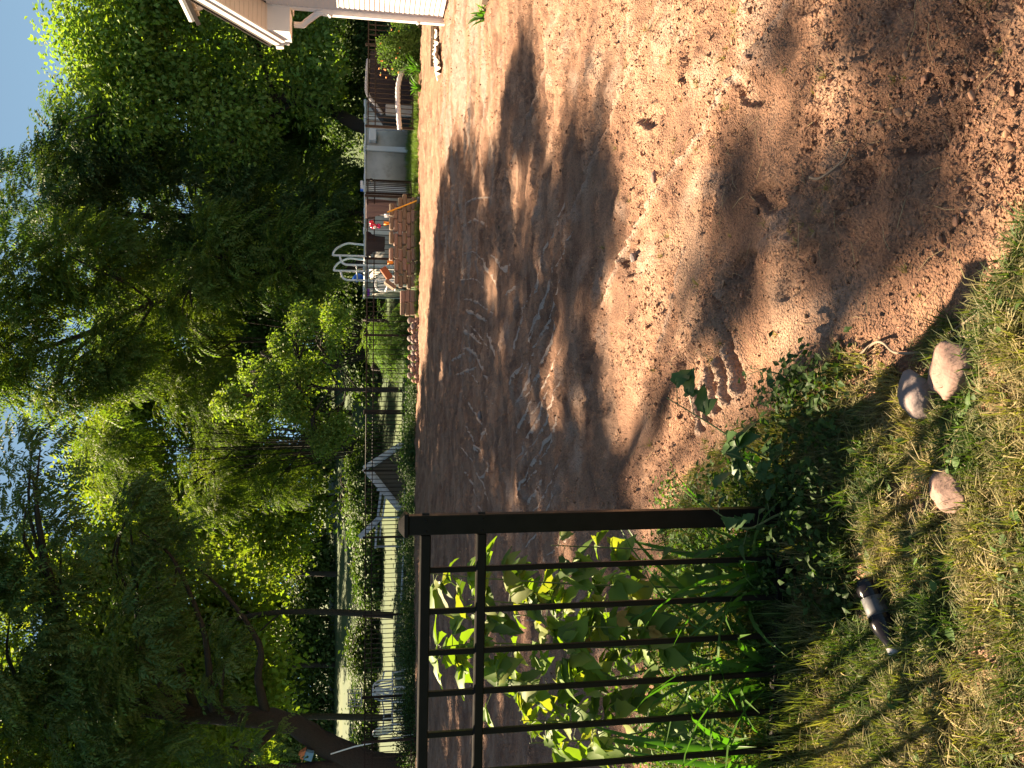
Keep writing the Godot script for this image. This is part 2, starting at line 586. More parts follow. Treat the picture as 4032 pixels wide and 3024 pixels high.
# ---------------------------------------------------------------- leaves and trees
func leaflet(st: SurfaceTool, at: Vector3, d: Vector3, up: Vector3, L: float, W: float, tint: Color) -> void:
	# four faces folded along the midrib, bent at the tip
	var s := d.cross(up).normalized()
	var u := s.cross(d).normalized()
	var mid := at + d * L * 0.45 - u * L * 0.05
	var tip := at + d * L - u * L * 0.22
	var a := mid + s * W * 0.5 + u * W * 0.16
	var b := mid - s * W * 0.5 + u * W * 0.16
	st.set_color(tint)
	tri(st, at, mid, a)
	tri(st, at, b, mid)
	tri(st, mid, tip, a)
	tri(st, mid, b, tip)

func sprig_broad(sd: int, n := 18, R := 0.42, L := 0.13) -> ArrayMesh:
	var r := RandomNumberGenerator.new()
	r.seed = sd
	var st := begin()
	flat(st)
	for i in n:
		var p := Vector3(r.randfn() * 0.5, r.randfn() * 0.38, r.randfn() * 0.5) * R
		var d := Vector3(p.x * 1.5 + r.randfn() * 0.3, r.randfn() * 0.25 - 0.25, p.z * 1.5 + r.randfn() * 0.3).normalized()
		var v := r.randf_range(0.75, 1.25)
		leaflet(st, p, d, Vector3(r.randfn() * 0.45, 1, r.randfn() * 0.45).normalized(), L * r.randf_range(0.7, 1.25), L * r.randf_range(0.6, 0.85), Color(v * r.randf_range(0.9, 1.15), v, v))
	return done(st)

func sprig_pinnate(sd: int, fronds := 4, pairs := 6, len_ := 0.42, L := 0.12, W := 0.042) -> ArrayMesh:
	var r := RandomNumberGenerator.new()
	r.seed = sd
	var st := begin()
	flat(st)
	for i in fronds:
		var p := Vector3(r.randfn() * 0.12, r.randfn() * 0.12, r.randfn() * 0.1)
		var d := Vector3(r.randfn() * 0.6, r.randf_range(-0.2, 0.5), 0.5 + r.randf()).normalized()
		var step: float = len_ / pairs * r.randf_range(0.8, 1.2)
		var v := r.randf_range(0.75, 1.25)
		for k in pairs:
			d = (d + Vector3(0, -0.16, 0)).normalized()
			var q := p + d * step
			p = q
			var s := d.cross(Vector3.UP).normalized()
			for e in [-1.0, 1.0]:
				var dd: Vector3 = (d * 0.55 + s * e * 0.8 + Vector3(0, -0.25 + r.randfn() * 0.15, 0)).normalized()
				leaflet(st, p, dd, Vector3(r.randfn() * 0.3, 1, r.randfn() * 0.3).normalized(), L * r.randf_range(0.8, 1.15), W * r.randf_range(0.85, 1.2), Color(v * r.randf_range(0.9, 1.15), v, v))
	return done(st)

var sprigs := {}

func crown_xf(p: Vector3, out: Vector3, s: float) -> Transform3D:
	var o := Vector3(out.x, clampf(out.y, -0.6, 0.4) * 0.6, out.z) + Vector3(rnd(-0.5, 0.5), rnd(-0.25, 0.25), rnd(-0.5, 0.5))
	if o.length() < 0.05:
		o = Vector3(1, 0, 0)
	o = o.normalized()
	var x := Vector3.UP.cross(o)
	x = x.normalized() if x.length() > 0.01 else Vector3.RIGHT
	var y := o.cross(x)
	return Transform3D(Basis(x, y, o).rotated(o, rnd(-0.6, 0.6)).scaled(Vector3.ONE * s), p)

func tree(called: String, label: String, group: String, trunk: Array, r0: float, r1: float, limbs: Array, blobs: Array, kind: String, mkey: String, tint: Color, sd: int, size := 1.0, vary := 0.25) -> Node3D:
	rng.seed = sd
	var base: Vector3 = trunk[0]
	var t := thing(called, label, "tree", base, 0.0, group)
	var tp := smooth_path(trunk.map(func(p): return p - base), 4)
	part("trunk", tube_mesh(tp, taper(tp.size(), r0, r1), 10, 0.22), M.bark, t)
	for l in limbs:
		var lp := smooth_path(l[0].map(func(p): return p - base), 4)
		part("limb", tube_mesh(lp, taper(lp.size(), l[1], l[1] * 0.12), 7, 0.2), M.bark, t)
	var xfs := []
	var cols := []
	for b in blobs:
		var c: Vector3 = b[0] - base
		var rad: Vector3 = b[1]
		# a limb that carries this part of the crown
		var from: Vector3 = tp[0]
		var best := 1e9
		for p in tp:
			var e: float = p.distance_to(c) + 3.0 * maxf(0.0, p.y - c.y + rad.y * 0.4)
			if e < best and p.y > tp[-1].y * 0.2:
				best = e
				from = p
		if from.distance_to(c) > 0.5:
			var mid := (from + c) * 0.5 + Vector3(rnd(-0.4, 0.4), rnd(-0.1, 0.6), rnd(-0.4, 0.4))
			var lp := smooth_path([from, mid, c], 4)
			part("limb", tube_mesh(lp, taper(lp.size(), clampf(r0 * 0.32, 0.03, 0.16), 0.015), 6), M.bark, t)
			for k in 3:
				var e2 := c + Vector3(rnd(-1, 1) * rad.x, rnd(-0.6, 1) * rad.y, rnd(-1, 1) * rad.z) * 0.75
				var q := smooth_path([lp[lp.size() / 2], (lp[lp.size() / 2] + e2) * 0.5 + Vector3(0, rnd(0, 0.5), 0), e2], 3)
				part("limb", tube_mesh(q, taper(q.size(), 0.05, 0.012), 5), M.bark, t)
		for i in int(b[2]):
			var d := Vector3(rng.randfn(), rng.randfn(), rng.randfn()).normalized()
			var p := c + d * rad * pow(rng.randf(), 0.42)
			# clumps: leave gaps between boughs
			if n4.get_noise_3d((p.x + base.x) * 8.0, p.y * 11.0, (p.z + base.z) * 8.0) < -0.06 and rng.randf() < 0.9:
				continue
			xfs.append(crown_xf(p, d, size * rnd(0.75, 1.3)))
			var v := 1.0 + rnd(-vary, vary)
			cols.append(Color(tint.r * v * rnd(0.88, 1.14), tint.g * v, tint.b * v * rnd(0.85, 1.15)))
	var cr := copies("crown", sprigs[kind][sd % 2], M[mkey], xfs, cols, t)
	cr.set_meta("kind", "stuff")
	return t

func shade_tree(called: String, label: String, trunk: Array, r0: float, poly: Array, h0: float, h1: float, n: int, sd: int, size: float, gap: float, grain: Vector2) -> void:
	# a tree whose boughs stand between the sun and a patch of ground; the boughs are grown where the patch's light passes
	rng.seed = sd
	var base: Vector3 = trunk[0]
	var t := thing(called, label, "tree", base, 0.0, "tall trees standing left of the plot")
	var tp := smooth_path(trunk.map(func(p): return p - base), 4)
	part("trunk", tube_mesh(tp, taper(tp.size(), r0, r0 * 0.35), 10, 0.22), M.bark, t)
	var pp := PackedVector2Array(poly)
	var lo := pp[0]
	var hi := pp[0]
	for p in pp:
		lo = lo.min(p)
		hi = hi.max(p)
	var xfs := []
	var cols := []
	var tries := 0
	while xfs.size() < n and tries < n * 12:
		tries += 1
		var q := Vector2(rnd(lo.x, hi.x), rnd(lo.y, hi.y))
		if not Geometry2D.is_point_in_polygon(q, pp):
			continue
		if n4.get_noise_2d(q.x * grain.x + sd, q.y * grain.y) > gap:
			continue
		var h := lerpf(h0, h1, pow(rng.randf(), 0.8))
		var p := Vector3(q.x, 0, q.y) - SUN * (h / -SUN.y)
		xfs.append(crown_xf(p - base, (p - base) * Vector3(1, 0.1, 1), size * rnd(0.8, 1.25)))
		var v := rnd(0.8, 1.2)
		cols.append(Color(0.07 * v, 0.13 * v, 0.03 * v))
	for k in (26 if r0 > 0.2 else 9):
		var e: Vector3 = xfs[rng.randi() % xfs.size()].origin
		var f: Vector3 = tp[rng.randi_range(tp.size() * 2 / 3, tp.size() - 1)]
		var lp := smooth_path([f, (f + e) * 0.5 + Vector3(rnd(-0.5, 0.5), rnd(0, 0.9), rnd(-0.5, 0.5)), e], 4)
		part("limb", tube_mesh(lp, taper(lp.size(), r0 * 0.3, 0.02), 6), M.bark, t)
	var cr := copies("crown", sprigs.pinnate[0], M.leaf_deep, xfs, cols, t)
	cr.set_meta("kind", "stuff")

func leaf_mesh(L: float, W: float, teeth: float, bend: float, sd: int) -> ArrayMesh:
	# a single pointed leaf, folded on its midrib, with a toothed margin; grows along +z, top side up
	var r := RandomNumberGenerator.new()
	r.seed = sd
	var st := begin()
	st.set_smooth_group(0)
	var n := 7
	var mid := []
	var le := []
	var ri := []
	for i in n + 1:
		var t := float(i) / n
		var w := W * 0.5 * pow(sin(PI * pow(t, 0.72)), 0.85) * (1.0 + (teeth if i % 2 == 1 else -teeth * 0.6))
		if i == 0 or i == n:
			w = 0.0
		var y := -bend * L * t * t
		var z := L * t * (1.0 - 0.25 * bend * t)
		mid.append(Vector3(0, y, z))
		le.append(Vector3(-w, y + w * 0.30 + r.randfn() * W * 0.02, z - w * 0.15))
		ri.append(Vector3(w, y + w * 0.30 + r.randfn() * W * 0.02, z - w * 0.15))
	st.set_color(Color.WHITE)
	for i in n:
		quad(st, le[i], mid[i], mid[i + 1], le[i + 1])
		quad(st, mid[i], ri[i], ri[i + 1], mid[i + 1])
	return done(st)

func blade_mesh(L: float, W: float, bend: float, segs := 6) -> ArrayMesh:
	# a strap leaf that rises along +y and arches over +z
	var st := begin()
	st.set_smooth_group(0)
	st.set_color(Color.WHITE)
	var p := Vector3.ZERO
	var a := 0.08
	var rows := []
	for i in segs + 1:
		var t := float(i) / segs
		var w := W * 0.5 * (1.0 - pow(t, 2.5)) * minf(1.0, 0.6 + t * 2.0)
		rows.append([p + Vector3(-w, 0, 0), p + Vector3(0, -w * 0.3, w * 0.35), p + Vector3(w, 0, 0)])
		p += Vector3(0, cos(a), sin(a)) * L / segs
		a += bend / segs * (0.4 + 1.2 * t)
	for i in segs:
		for k in 2:
			quad(st, rows[i][k], rows[i][k + 1], rows[i + 1][k + 1], rows[i + 1][k])
	return done(st)

func look(d: Vector3, roll := 0.0) -> Basis:   # +z along d, +y as far up as it goes
	d = d.normalized()
	var x := Vector3.UP.cross(d)
	x = x.normalized() if x.length() > 0.01 else Vector3.RIGHT
	return Basis(x, d.cross(x), d).rotated(d, roll)

var leaves := []

func sapling(called: String, label: String, category: String, stems: Array, per: int, size: float, m: Material, sd: int, trio := true, group := "") -> Node3D:
	# stems that carry leaves in threes; every leaf is a part of its own
	rng.seed = sd
	var base: Vector3 = stems[0][0]
	var t := thing(called, label, category, base, 0.0, group)
	for s in stems:
		var sp := smooth_path(s.map(func(p): return p - base), 5)
		part("stem", tube_mesh(sp, taper(sp.size(), 0.0045, 0.0015), 5), M.stem, t)
		for k in per:
			var f := lerpf(0.30, 1.0, (k + rng.randf() * 0.6) / per)
			var i := clampi(int(f * (sp.size() - 1)), 0, sp.size() - 2)
			var at: Vector3 = sp[i].lerp(sp[i + 1], f * (sp.size() - 1) - i)
			var yaw := rng.randf() * TAU
			var d := Vector3(cos(yaw), rnd(-0.1, 0.5), sin(yaw)).normalized()
			var pl := rnd(0.03, 0.07)
			var tip := at + d * pl
			part("leaf_stalk", tube_mesh([at, tip], [0.0014, 0.001], 4), M.stem, t)
			var turns := [0.0, 0.95, -0.95] if trio else [0.0]
			for a in turns:
				var dd := d.rotated(Vector3.UP, a + rnd(-0.2, 0.2)) + Vector3(0, rnd(-0.75, -0.05), 0)
				var sc: float = size * rnd(0.5, 1.25) * (1.0 if a == 0.0 else 0.82)
				part("leaf", leaves[rng.randi() % leaves.size()], m if m != M.leaf_near else [M.leaf_near, M.leaf_near, M.leaf_near_old, M.leaf_near_pale][rng.randi() % 4], t, Transform3D(look(dd, rnd(-0.5, 0.5)).scaled(Vector3.ONE * sc), tip))
	return t

func strap_plant(called: String, label: String, at: Vector3, n: int, L: float, W: float, lean: Vector2, m: Material, sd: int) -> Node3D:
	rng.seed = sd
	var t := thing(called, label, "plant", at)
	var kinds := [blade_mesh(L, W, 1.5), blade_mesh(L * 0.8, W * 0.9, 2.1), blade_mesh(L * 1.1, W, 1.0)]
	for i in n:
		var a := rng.randf() * TAU
		var b := Basis(Vector3.UP, a)
		var tilt := Basis(Vector3(1, 0, 0), rnd(0.05, 0.55))
		var q := Basis(Vector3(lean.y, 0, -lean.x).normalized(), lean.length() * rnd(0.3, 1.0)) if lean.length() > 0 else Basis.IDENTITY
		part("blade", kinds[i % 3], m, t, Transform3D((q * b * tilt).scaled(Vector3.ONE * rnd(0.7, 1.15)), Vector3(rnd(-0.06, 0.06), -0.01, rnd(-0.06, 0.06))))
	return t

func ordinal(k: int) -> String:
	return ["first", "second", "third", "fourth", "fifth", "sixth", "seventh", "eighth", "ninth", "tenth", "eleventh", "twelfth"][k]

# ---------------------------------------------------------------- the place
func _ready() -> void:
	# camera: held on its side, so the picture's left edge is up
	var pitch := deg_to_rad(10.14)
	var roll := deg_to_rad(0.33)
	var fwd := Vector3(0, -sin(pitch), -cos(pitch))
	var up0 := Vector3(0, cos(pitch), -sin(pitch))
	var right := Vector3.RIGHT * cos(roll) + up0 * sin(roll)
	var up := up0 * cos(roll) - Vector3.RIGHT * sin(roll)
	var cam := Camera3D.new()
	cam.name = "camera"
	cam.fov = 49.72
	cam.near = 0.05
	cam.far = 1500.0
	cam.transform = Transform3D(Basis(-up, right, -fwd), Vector3(0, 1.33, 0))
	add_child(cam)
	cam.current = true
	# clear sky
	var sky_m := ProceduralSkyMaterial.new()
	sky_m.sky_top_color = Color(0.42, 0.48, 0.57)
	sky_m.sky_horizon_color = Color(0.60, 0.77, 0.89)
	sky_m.sky_curve = 0.34
	sky_m.ground_horizon_color = Color(0.45, 0.46, 0.42)
	sky_m.ground_bottom_color = Color(0.20, 0.18, 0.14)
	var sky := Sky.new()
	sky.sky_material = sky_m
	var env := Environment.new()
	env.background_mode = Environment.BG_SKY
	env.sky = sky
	env.background_energy_multiplier = 0.235
	env.tonemap_mode = Environment.TONE_MAPPER_LINEAR
	env.tonemap_exposure = 5.6
	env.sdfgi_enabled = true
	env.ssao_enabled = true
	env.ssil_enabled = true
	var we := WorldEnvironment.new()
	we.name = "sky"
	we.environment = env
	add_child(we)
	# late sun, ahead and to the left
	var sun := DirectionalLight3D.new()
	sun.name = "sun"
	sun.light_energy = 1.6
	sun.light_color = Color(1.0, 0.90, 0.76)
	sun.light_angular_distance = 0.53
	sun.shadow_enabled = true
	sun.look_at_from_position(Vector3.ZERO, SUN, Vector3.UP)
	add_child(sun)

	for e in [[n1, 1, 1.0, 3], [n2, 2, 1.0, 3], [n3, 3, 1.0, 2], [n4, 4, 0.06, 2]]:
		e[0].noise_type = FastNoiseLite.TYPE_SIMPLEX_SMOOTH
		e[0].seed = e[1]
		e[0].frequency = e[2]
		e[0].fractal_octaves = e[3]
	cell.noise_type = FastNoiseLite.TYPE_CELLULAR
	cell.cellular_return_type = FastNoiseLite.RETURN_DISTANCE
	cell.frequency = 1.0
	cell.seed = 8
	cell.domain_warp_enabled = true
	cell.domain_warp_amplitude = 0.22
	cell.domain_warp_frequency = 0.9
	for p in edge_line:
		grass_poly.append(p)
	grass_poly.append(Vector2(-4.0, 0.5))
	grass_poly.append(Vector2(1.9, 0.5))
	materials()
	meshes()
	relief_maps()
	wales(struct_("soil", soil_mesh(), M.soil))
	struct_("lawn", lawn_mesh(), M.lawn)
	print("ground ", Time.get_ticks_msec())
	house()
	far_fences()
	woods()
	print("woods ", Time.get_ticks_msec())
	pool()
	yard_things()
	pavers()
	behind_fence_left()
	near_fence()
	near_plants()
	near_ground()
	print("all ", Time.get_ticks_msec())

func materials() -> void:
	var m := mat("soil", Color.WHITE, 0.95)
	m.vertex_color_use_as_albedo = true
	m.albedo_texture = noise_tex(0.035, 5, [[0.0, grey(0.38)], [0.40, grey(0.80)], [0.60, grey(1.0)], [1.0, lin(1.0, 0.96, 0.92)]], 11, 1024)
	m.normal_enabled = true
	m.normal_texture = noise_tex(0.05, 5, [], 12, 1024, true, 16.0)
	m.normal_scale = 1.5
	m.uv1_triplanar = true
	m.uv1_world_triplanar = true
	m.uv1_scale = Vector3.ONE * 1.7
	m = mat("wale", lin(0.44, 0.34, 0.275), 0.95)
	m.albedo_texture = M.soil.albedo_texture
	m.normal_enabled = true
	m.normal_texture = M.soil.normal_texture
	m.uv1_triplanar = true
	m.uv1_world_triplanar = true
	m.uv1_scale = Vector3.ONE * 2.3
	m = mat("lawn", Color.WHITE, 0.9)
	m.vertex_color_use_as_albedo = true
	m.albedo_texture = noise_tex(0.06, 4, [[0.0, grey(0.45)], [0.5, grey(0.85)], [1.0, grey(1.0)]], 13, 512)
	m.uv1_triplanar = true
	m.uv1_world_triplanar = true
	m.uv1_scale = Vector3.ONE * 0.9
	m = mat("bark", lin(0.055, 0.042, 0.033), 0.95)
	m.albedo_texture = noise_tex(0.03, 4, [[0.0, grey(0.35)], [0.5, grey(0.8)], [1.0, grey(1.0)]], 14, 512)
	m.normal_enabled = true
	m.normal_texture = noise_tex(0.04, 4, [], 15, 512, true, 14.0)
	m.uv1_triplanar = true
	m.uv1_scale = Vector3(2.6, 0.8, 2.6)
	leaf_mat("leaf_bright", Color.WHITE, Color(0.95, 1.0, 0.5), 0.55)
	leaf_mat("leaf_deep", Color.WHITE, Color(0.75, 0.8, 0.4), 0.6)
	leaf_mat("leaf_near", lin(0.17, 0.26, 0.06), Color(0.95, 1.0, 0.4), 0.5)
	leaf_mat("leaf_near_old", lin(0.085, 0.135, 0.04), Color(0.8, 0.85, 0.35), 0.5)
	leaf_mat("leaf_near_pale", lin(0.23, 0.27, 0.08), Color(1.0, 1.0, 0.45), 0.55)
	leaf_mat("leaf_vine", lin(0.05, 0.095, 0.03), Color(0.6, 0.75, 0.3), 0.45)
	leaf_mat("leaf_dry", lin(0.30, 0.20, 0.05), Color(0.8, 0.6, 0.2), 0.6)
	leaf_mat("strap", lin(0.10, 0.19, 0.045), Color(0.8, 1.0, 0.4), 0.4)
	leaf_mat("grass_blade", Color.WHITE, Color(0.8, 0.9, 0.4), 0.5)
	mat("stem", lin(0.10, 0.13, 0.04), 0.6)
	m = mat("fence_metal", lin(0.011, 0.0085, 0.0075), 0.38)
	m.albedo_texture = noise_tex(0.02, 4, [[0.0, grey(0.7)], [0.6, grey(1.0)], [1.0, grey(1.0)]], 16, 256)
	m.uv1_triplanar = true
	m.uv1_scale = Vector3.ONE * 3.0
	m.roughness_texture = noise_tex(0.03, 3, [[0.0, grey(0.6)], [1.0, grey(1.0)]], 17, 256)
	m.metallic_specular = 0.22
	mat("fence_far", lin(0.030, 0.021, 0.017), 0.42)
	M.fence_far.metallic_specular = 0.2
	mat("hole", lin(0.006, 0.006, 0.006), 0.9)
	m = mat("siding", lin(0.66, 0.60, 0.57), 0.6)
	m.albedo_texture = noise_tex(0.012, 4, [[0.0, grey(0.86)], [0.6, grey(1.0)], [1.0, grey(1.0)]], 18, 256)
	m.uv1_triplanar = true
	mat("trim", lin(0.74, 0.70, 0.67), 0.5)
	mat("soffit", lin(0.62, 0.54, 0.48), 0.7)
	mat("shingle", lin(0.07, 0.06, 0.055), 0.95)
	mat("vinyl", lin(0.80, 0.80, 0.78), 0.4)
	mat("glass_dark", lin(0.03, 0.035, 0.035), 0.08)
	for k in 5:
		var v := 0.85 + 0.09 * k
		m = mat("paver%d" % k, lin(0.25 * v, (0.185 - 0.006 * k) * v, 0.125 * v), 0.92)
		m.albedo_texture = M.soil.albedo_texture
		m.normal_enabled = true
		m.normal_texture = M.soil.normal_texture
		m.normal_scale = 0.5
		m.uv1_triplanar = true
		m.uv1_scale = Vector3.ONE * 5.0
		m.uv1_offset = Vector3(k * 0.3, k * 0.17, 0)
	for e in [["stone_pink", lin(0.25, 0.155, 0.12)], ["stone_red", lin(0.29, 0.16, 0.11)], ["stone_grey", lin(0.21, 0.16, 0.145)], ["clod", lin(0.25, 0.132, 0.078)]]:
		m = mat(e[0], e[1], 0.85)
		m.albedo_texture = noise_tex(0.03, 5, [[0.0, grey(0.6)], [0.45, grey(0.9)], [1.0, grey(1.0)]], 21, 256)
		m.normal_enabled = true
		m.normal_texture = noise_tex(0.06, 4, [], 22, 256, true, 4.0)
		m.normal_scale = 0.5
		m.uv1_triplanar = true
		m.uv1_scale = Vector3.ONE * 5.0
	m = mat("pool_wall", lin(0.46, 0.43, 0.37), 0.55)
	m.albedo_texture = noise_tex(0.008, 5, [[0.0, grey(0.62)], [0.5, grey(0.95)], [1.0, grey(1.0)]], 23, 512)
	m.uv1_triplanar = true
	m.uv1_scale = Vector3.ONE * 0.7
	mat("pool_rim", lin(0.62, 0.62, 0.60), 0.45)
	mat("resin", lin(0.70, 0.68, 0.66), 0.45)
	mat("resin_grey", lin(0.34, 0.33, 0.34), 0.5)
	mat("blue", lin(0.01, 0.13, 0.62), 0.35)
	mat("purple", lin(0.20, 0.02, 0.38), 0.4)
	mat("red", lin(0.50, 0.015, 0.045), 0.15)
	mat("pink", lin(0.42, 0.01, 0.09), 0.2)
	mat("orange", lin(0.85, 0.28, 0.015), 0.4)
	mat("yellow", lin(0.80, 0.36, 0.015), 0.4)
	mat("steel", lin(0.28, 0.27, 0.26), 0.45, 0.5)
	mat("green_bit", lin(0.05, 0.5, 0.1), 0.4)
	for e in [["towel", lin(0.135, 0.095, 0.09)], ["black_cloth", lin(0.014, 0.014, 0.017)], ["cover", lin(0.028, 0.02, 0.024)], ["scrap", lin(0.52, 0.44, 0.38)]]:
		m = mat(e[0], e[1], 0.95)
		m.rim_enabled = true
		m.rim = 0.3
		m.cull_mode = BaseMaterial3D.CULL_DISABLED
	m = mat("white_board", lin(0.62, 0.60, 0.62), 0.7)
	m.albedo_texture = noise_tex(0.02, 5, [[0.0, grey(0.55)], [0.4, grey(0.9)], [1.0, grey(1.0)]], 24, 256)
	m.uv1_triplanar = true
	mat("old_wood", lin(0.11, 0.085, 0.06), 0.9)
	mat("rust", lin(0.27, 0.085, 0.035), 0.9)
	mat("drain_pipe", lin(0.55, 0.53, 0.54), 0.6)
	m = mat("bottle_dark", lin(0.008, 0.007, 0.009), 0.16)
	m.metallic_specular = 0.35
	m = mat("bottle_label", lin(0.05, 0.05, 0.056), 0.6)
	m.albedo_texture = noise_tex(0.02, 3, [[0.0, grey(0.2)], [0.45, grey(0.35)], [0.55, grey(1.0)], [1.0, grey(1.0)]], 25, 256)
	m.uv1_triplanar = true
	m.uv1_scale = Vector3.ONE * 6.0
	m = mat("clear_cup", Color(0.95, 0.97, 1.0, 0.25), 0.08)
	m.transparency = BaseMaterial3D.TRANSPARENCY_ALPHA
	m = mat("water", lin(0.05, 0.25, 0.33), 0.03)
	mat("twig", lin(0.20, 0.15, 0.105), 0.9)
	mat("flower", lin(0.62, 0.24, 0.05), 0.6)

func meshes() -> void:
	sprigs.broad = [sprig_broad(1), sprig_broad(2)]
	sprigs.pinnate = [sprig_pinnate(3), sprig_pinnate(4)]
	sprigs.small = [sprig_broad(5, 16, 0.40, 0.16), sprig_broad(6, 16, 0.40, 0.16)]
	sprigs.willow = [sprig_pinnate(7, 5, 7, 0.5, 0.14, 0.03), sprig_pinnate(8, 5, 7, 0.5, 0.14, 0.03)]
	for k in 4:
		leaves.append(leaf_mesh(1.0, 0.50 + 0.08 * k, 0.10 + 0.03 * k, 0.15 + 0.12 * k, 30 + k))

# ---------------------------------------------------------------- house
func house() -> void:
	var wx := 5.98
	var zc := -13.6
	var h := thing("house", "white lap-sided house corner with rake overhang and downspout", "house", Vector3(wx, 0, zc))
	var st := begin()
	part("wall", prism([Vector2(0.02, -0.1), Vector2(5.98, -0.1), Vector2(5.98, 2.75 + 0.65 * 5.98), Vector2(0.02, 2.76)], 3.0), M.siding, h, Transform3D(Basis(Vector3.UP, -PI / 2), Vector3(1.55, 0, 0)))
	# lap siding, one board at a time
	var e := 0.079
	var z0 := 0.06
	var z1 := 5.0
	var boards := {}
	for k in 44:
		var y := 0.10 + k * e
		var a := z0
		if y > 2.60:
			a = maxf(z0, (y + e - 2.83) / 0.65)
		var spans := [[a, z1]]
		if y > 0.44 and y < 2.2:
			spans = [[a, 0.86], [2.3, z1]]
		for s in spans:
			var key := "%.2f %.2f" % [s[0], s[1]]
			if not boards.has(key):
				boards[key] = prism([Vector2(-0.016, 0), Vector2(0.045, 0), Vector2(0.045, e + 0.012), Vector2(-0.003, e + 0.012)], s[1] - s[0])
			part("siding_board", boards[key], M.siding, h, Transform3D(Basis.IDENTITY, Vector3(0, y, (s[0] + s[1]) / 2)))
	part("foundation", box_mesh(Vector3(0.1, 0.5, 5.0), 0.0), M.stone_grey, h, Transform3D(Basis.IDENTITY, Vector3(0.06, -0.16, 2.5)))
	part("corner_board", box_mesh(Vector3(0.12, 2.7, 0.11), 0.004), M.trim, h, Transform3D(Basis.IDENTITY, Vector3(0.03, 1.45, 0.0)))
	# window
	var w := part("window", box_mesh(Vector3(0.06, 1.62, 1.36), 0.0), M.glass_dark, h, Transform3D(Basis.IDENTITY, Vector3(0.04, 1.33, 1.58)))
	for q in [[Vector3(-0.02, 0.0, -0.66), Vector3(0.07, 1.76, 0.11)], [Vector3(-0.02, 0.0, 0.66), Vector3(0.07, 1.76, 0.11)], [Vector3(-0.02, 0.83, 0.0), Vector3(0.07, 0.10, 1.21)], [Vector3(-0.02, -0.83, 0.0), Vector3(0.08, 0.10, 1.21)], [Vector3(-0.012, 0.0, 0.0), Vector3(0.06, 0.05, 1.21)]]:
		part("frame", box_mesh(q[1], 0.006), M.vinyl, w, Transform3D(Basis.IDENTITY, q[0]))
	part("sill", box_mesh(Vector3(0.12, 0.04, 1.46), 0.006), M.trim, w, Transform3D(Basis.IDENTITY, Vector3(-0.05, -0.905, 0)))
	# roof: the gable end faces the plot; it climbs towards the camera
	var sl := 0.65
	var ang := atan(sl)
	var tilt := Basis(Vector3.RIGHT, -ang)   # +z goes up the slope
	var low := Vector3(-0.45, 2.80, -0.45)
	var along := tilt * Vector3(0, 0, 1)
	var L := 7.0
	st = begin()
	box(st, low + along * L * 0.5 + Vector3(2.0, 0.03, 0), Vector3(4.0, 0.05, L), tilt)
	var roof := part("roof", done(st), M.shingle, h)
	for k in 34:
		part("shingle_course", box_mesh(Vector3(4.03, 0.014, 0.22), 0.004), M.shingle, roof, Transform3D(tilt * Basis(Vector3.RIGHT, 0.04), low + along * (0.08 + k * 0.2) + tilt * Vector3(2.0, 0.075, 0) + Vector3(0, 0.02, 0)))
	for q in [[0.0, -0.06, 0.10, 0.022], [0.02, -0.165, 0.11, 0.022]]:
		part("rake_board", box_mesh(Vector3(q[3], q[2], L), 0.004), M.trim, h, Transform3D(tilt, low + along * L * 0.5 + Vector3(q[0], 0, 0) + tilt * Vector3(0, q[1], 0)))
	var sb := box_mesh(Vector3(0.44, 0.014, 0.096), 0.003)
	for k in 30:
		part("soffit_board", sb, M.soffit, h, Transform3D(tilt, low + along * (0.42 + k * 0.1) + Vector3(0.235, 0, 0) + tilt * Vector3(0, -0.20, 0)))
	part("eave_return", prism([Vector2(-0.42, 2.52), Vector2(0.03, 2.52), Vector2(0.03, 2.88), Vector2(-0.42, 2.60)], 0.42), M.trim, h, Transform3D(Basis(Vector3.UP, -PI / 2), Vector3(-0.20, 0, 0)))
	part("eave_soffit", box_mesh(Vector3(3.9, 0.02, 0.42), 0.0), M.soffit, h, Transform3D(Basis.IDENTITY, Vector3(1.98, 2.50, -0.21)))
	part("fascia", box_mesh(Vector3(3.96, 0.2, 0.02), 0.003), M.trim, h, Transform3D(Basis.IDENTITY, Vector3(1.54, 2.66, -0.44)))
	part("gutter", prism([Vector2(0, 0), Vector2(0.09, 0.0), Vector2(0.12, 0.06), Vector2(0.12, 0.12), Vector2(0, 0.12)], 4.0), M.trim, h, Transform3D(Basis(Vector3.UP, PI / 2), Vector3(1.53, 2.66, -0.45)))
	# downspout with its two bends
	st = begin()
	bar(st, Vector3(-0.055, 0.02, 0.0), Vector3(-0.055, 2.02, 0.0), 0.075, 0.10, 0.008, Vector3.BACK)
	var ds := part("downspout", done(st), M.trim, h)
	part("elbow", tube_mesh(smooth_path([Vector3(-0.055, 2.0, 0.0), Vector3(-0.06, 2.08, -0.02), Vector3(-0.12, 2.28, -0.24), Vector3(-0.14, 2.34, -0.32), Vector3(-0.14, 2.48, -0.34)], 4), taper(17, 0.05, 0.05), 8), M.trim, ds)
	for y in [0.5, 1.9]:
		part("strap", box_mesh(Vector3(0.112, 0.03, 0.086), 0.002), M.trim, ds, Transform3D(Basis.IDENTITY, Vector3(-0.055, y, 0)))
	# the taller wing behind
	st = begin()
	box(st, Vector3(3.4, 2.3, -1.2), Vector3(3.2, 4.6, 4.4))
	part("wing_wall", done(st), M.siding, h)
	part("wing_soffit", box_mesh(Vector3(0.5, 0.03, 5.0), 0.0), M.soffit, h, Transform3D(Basis.IDENTITY, Vector3(1.56, 4.60, -1.2)))
	part("wing_fascia", box_mesh(Vector3(0.03, 0.2, 5.0), 0.004), M.trim, h, Transform3D(Basis.IDENTITY, Vector3(1.30, 4.68, -1.2)))
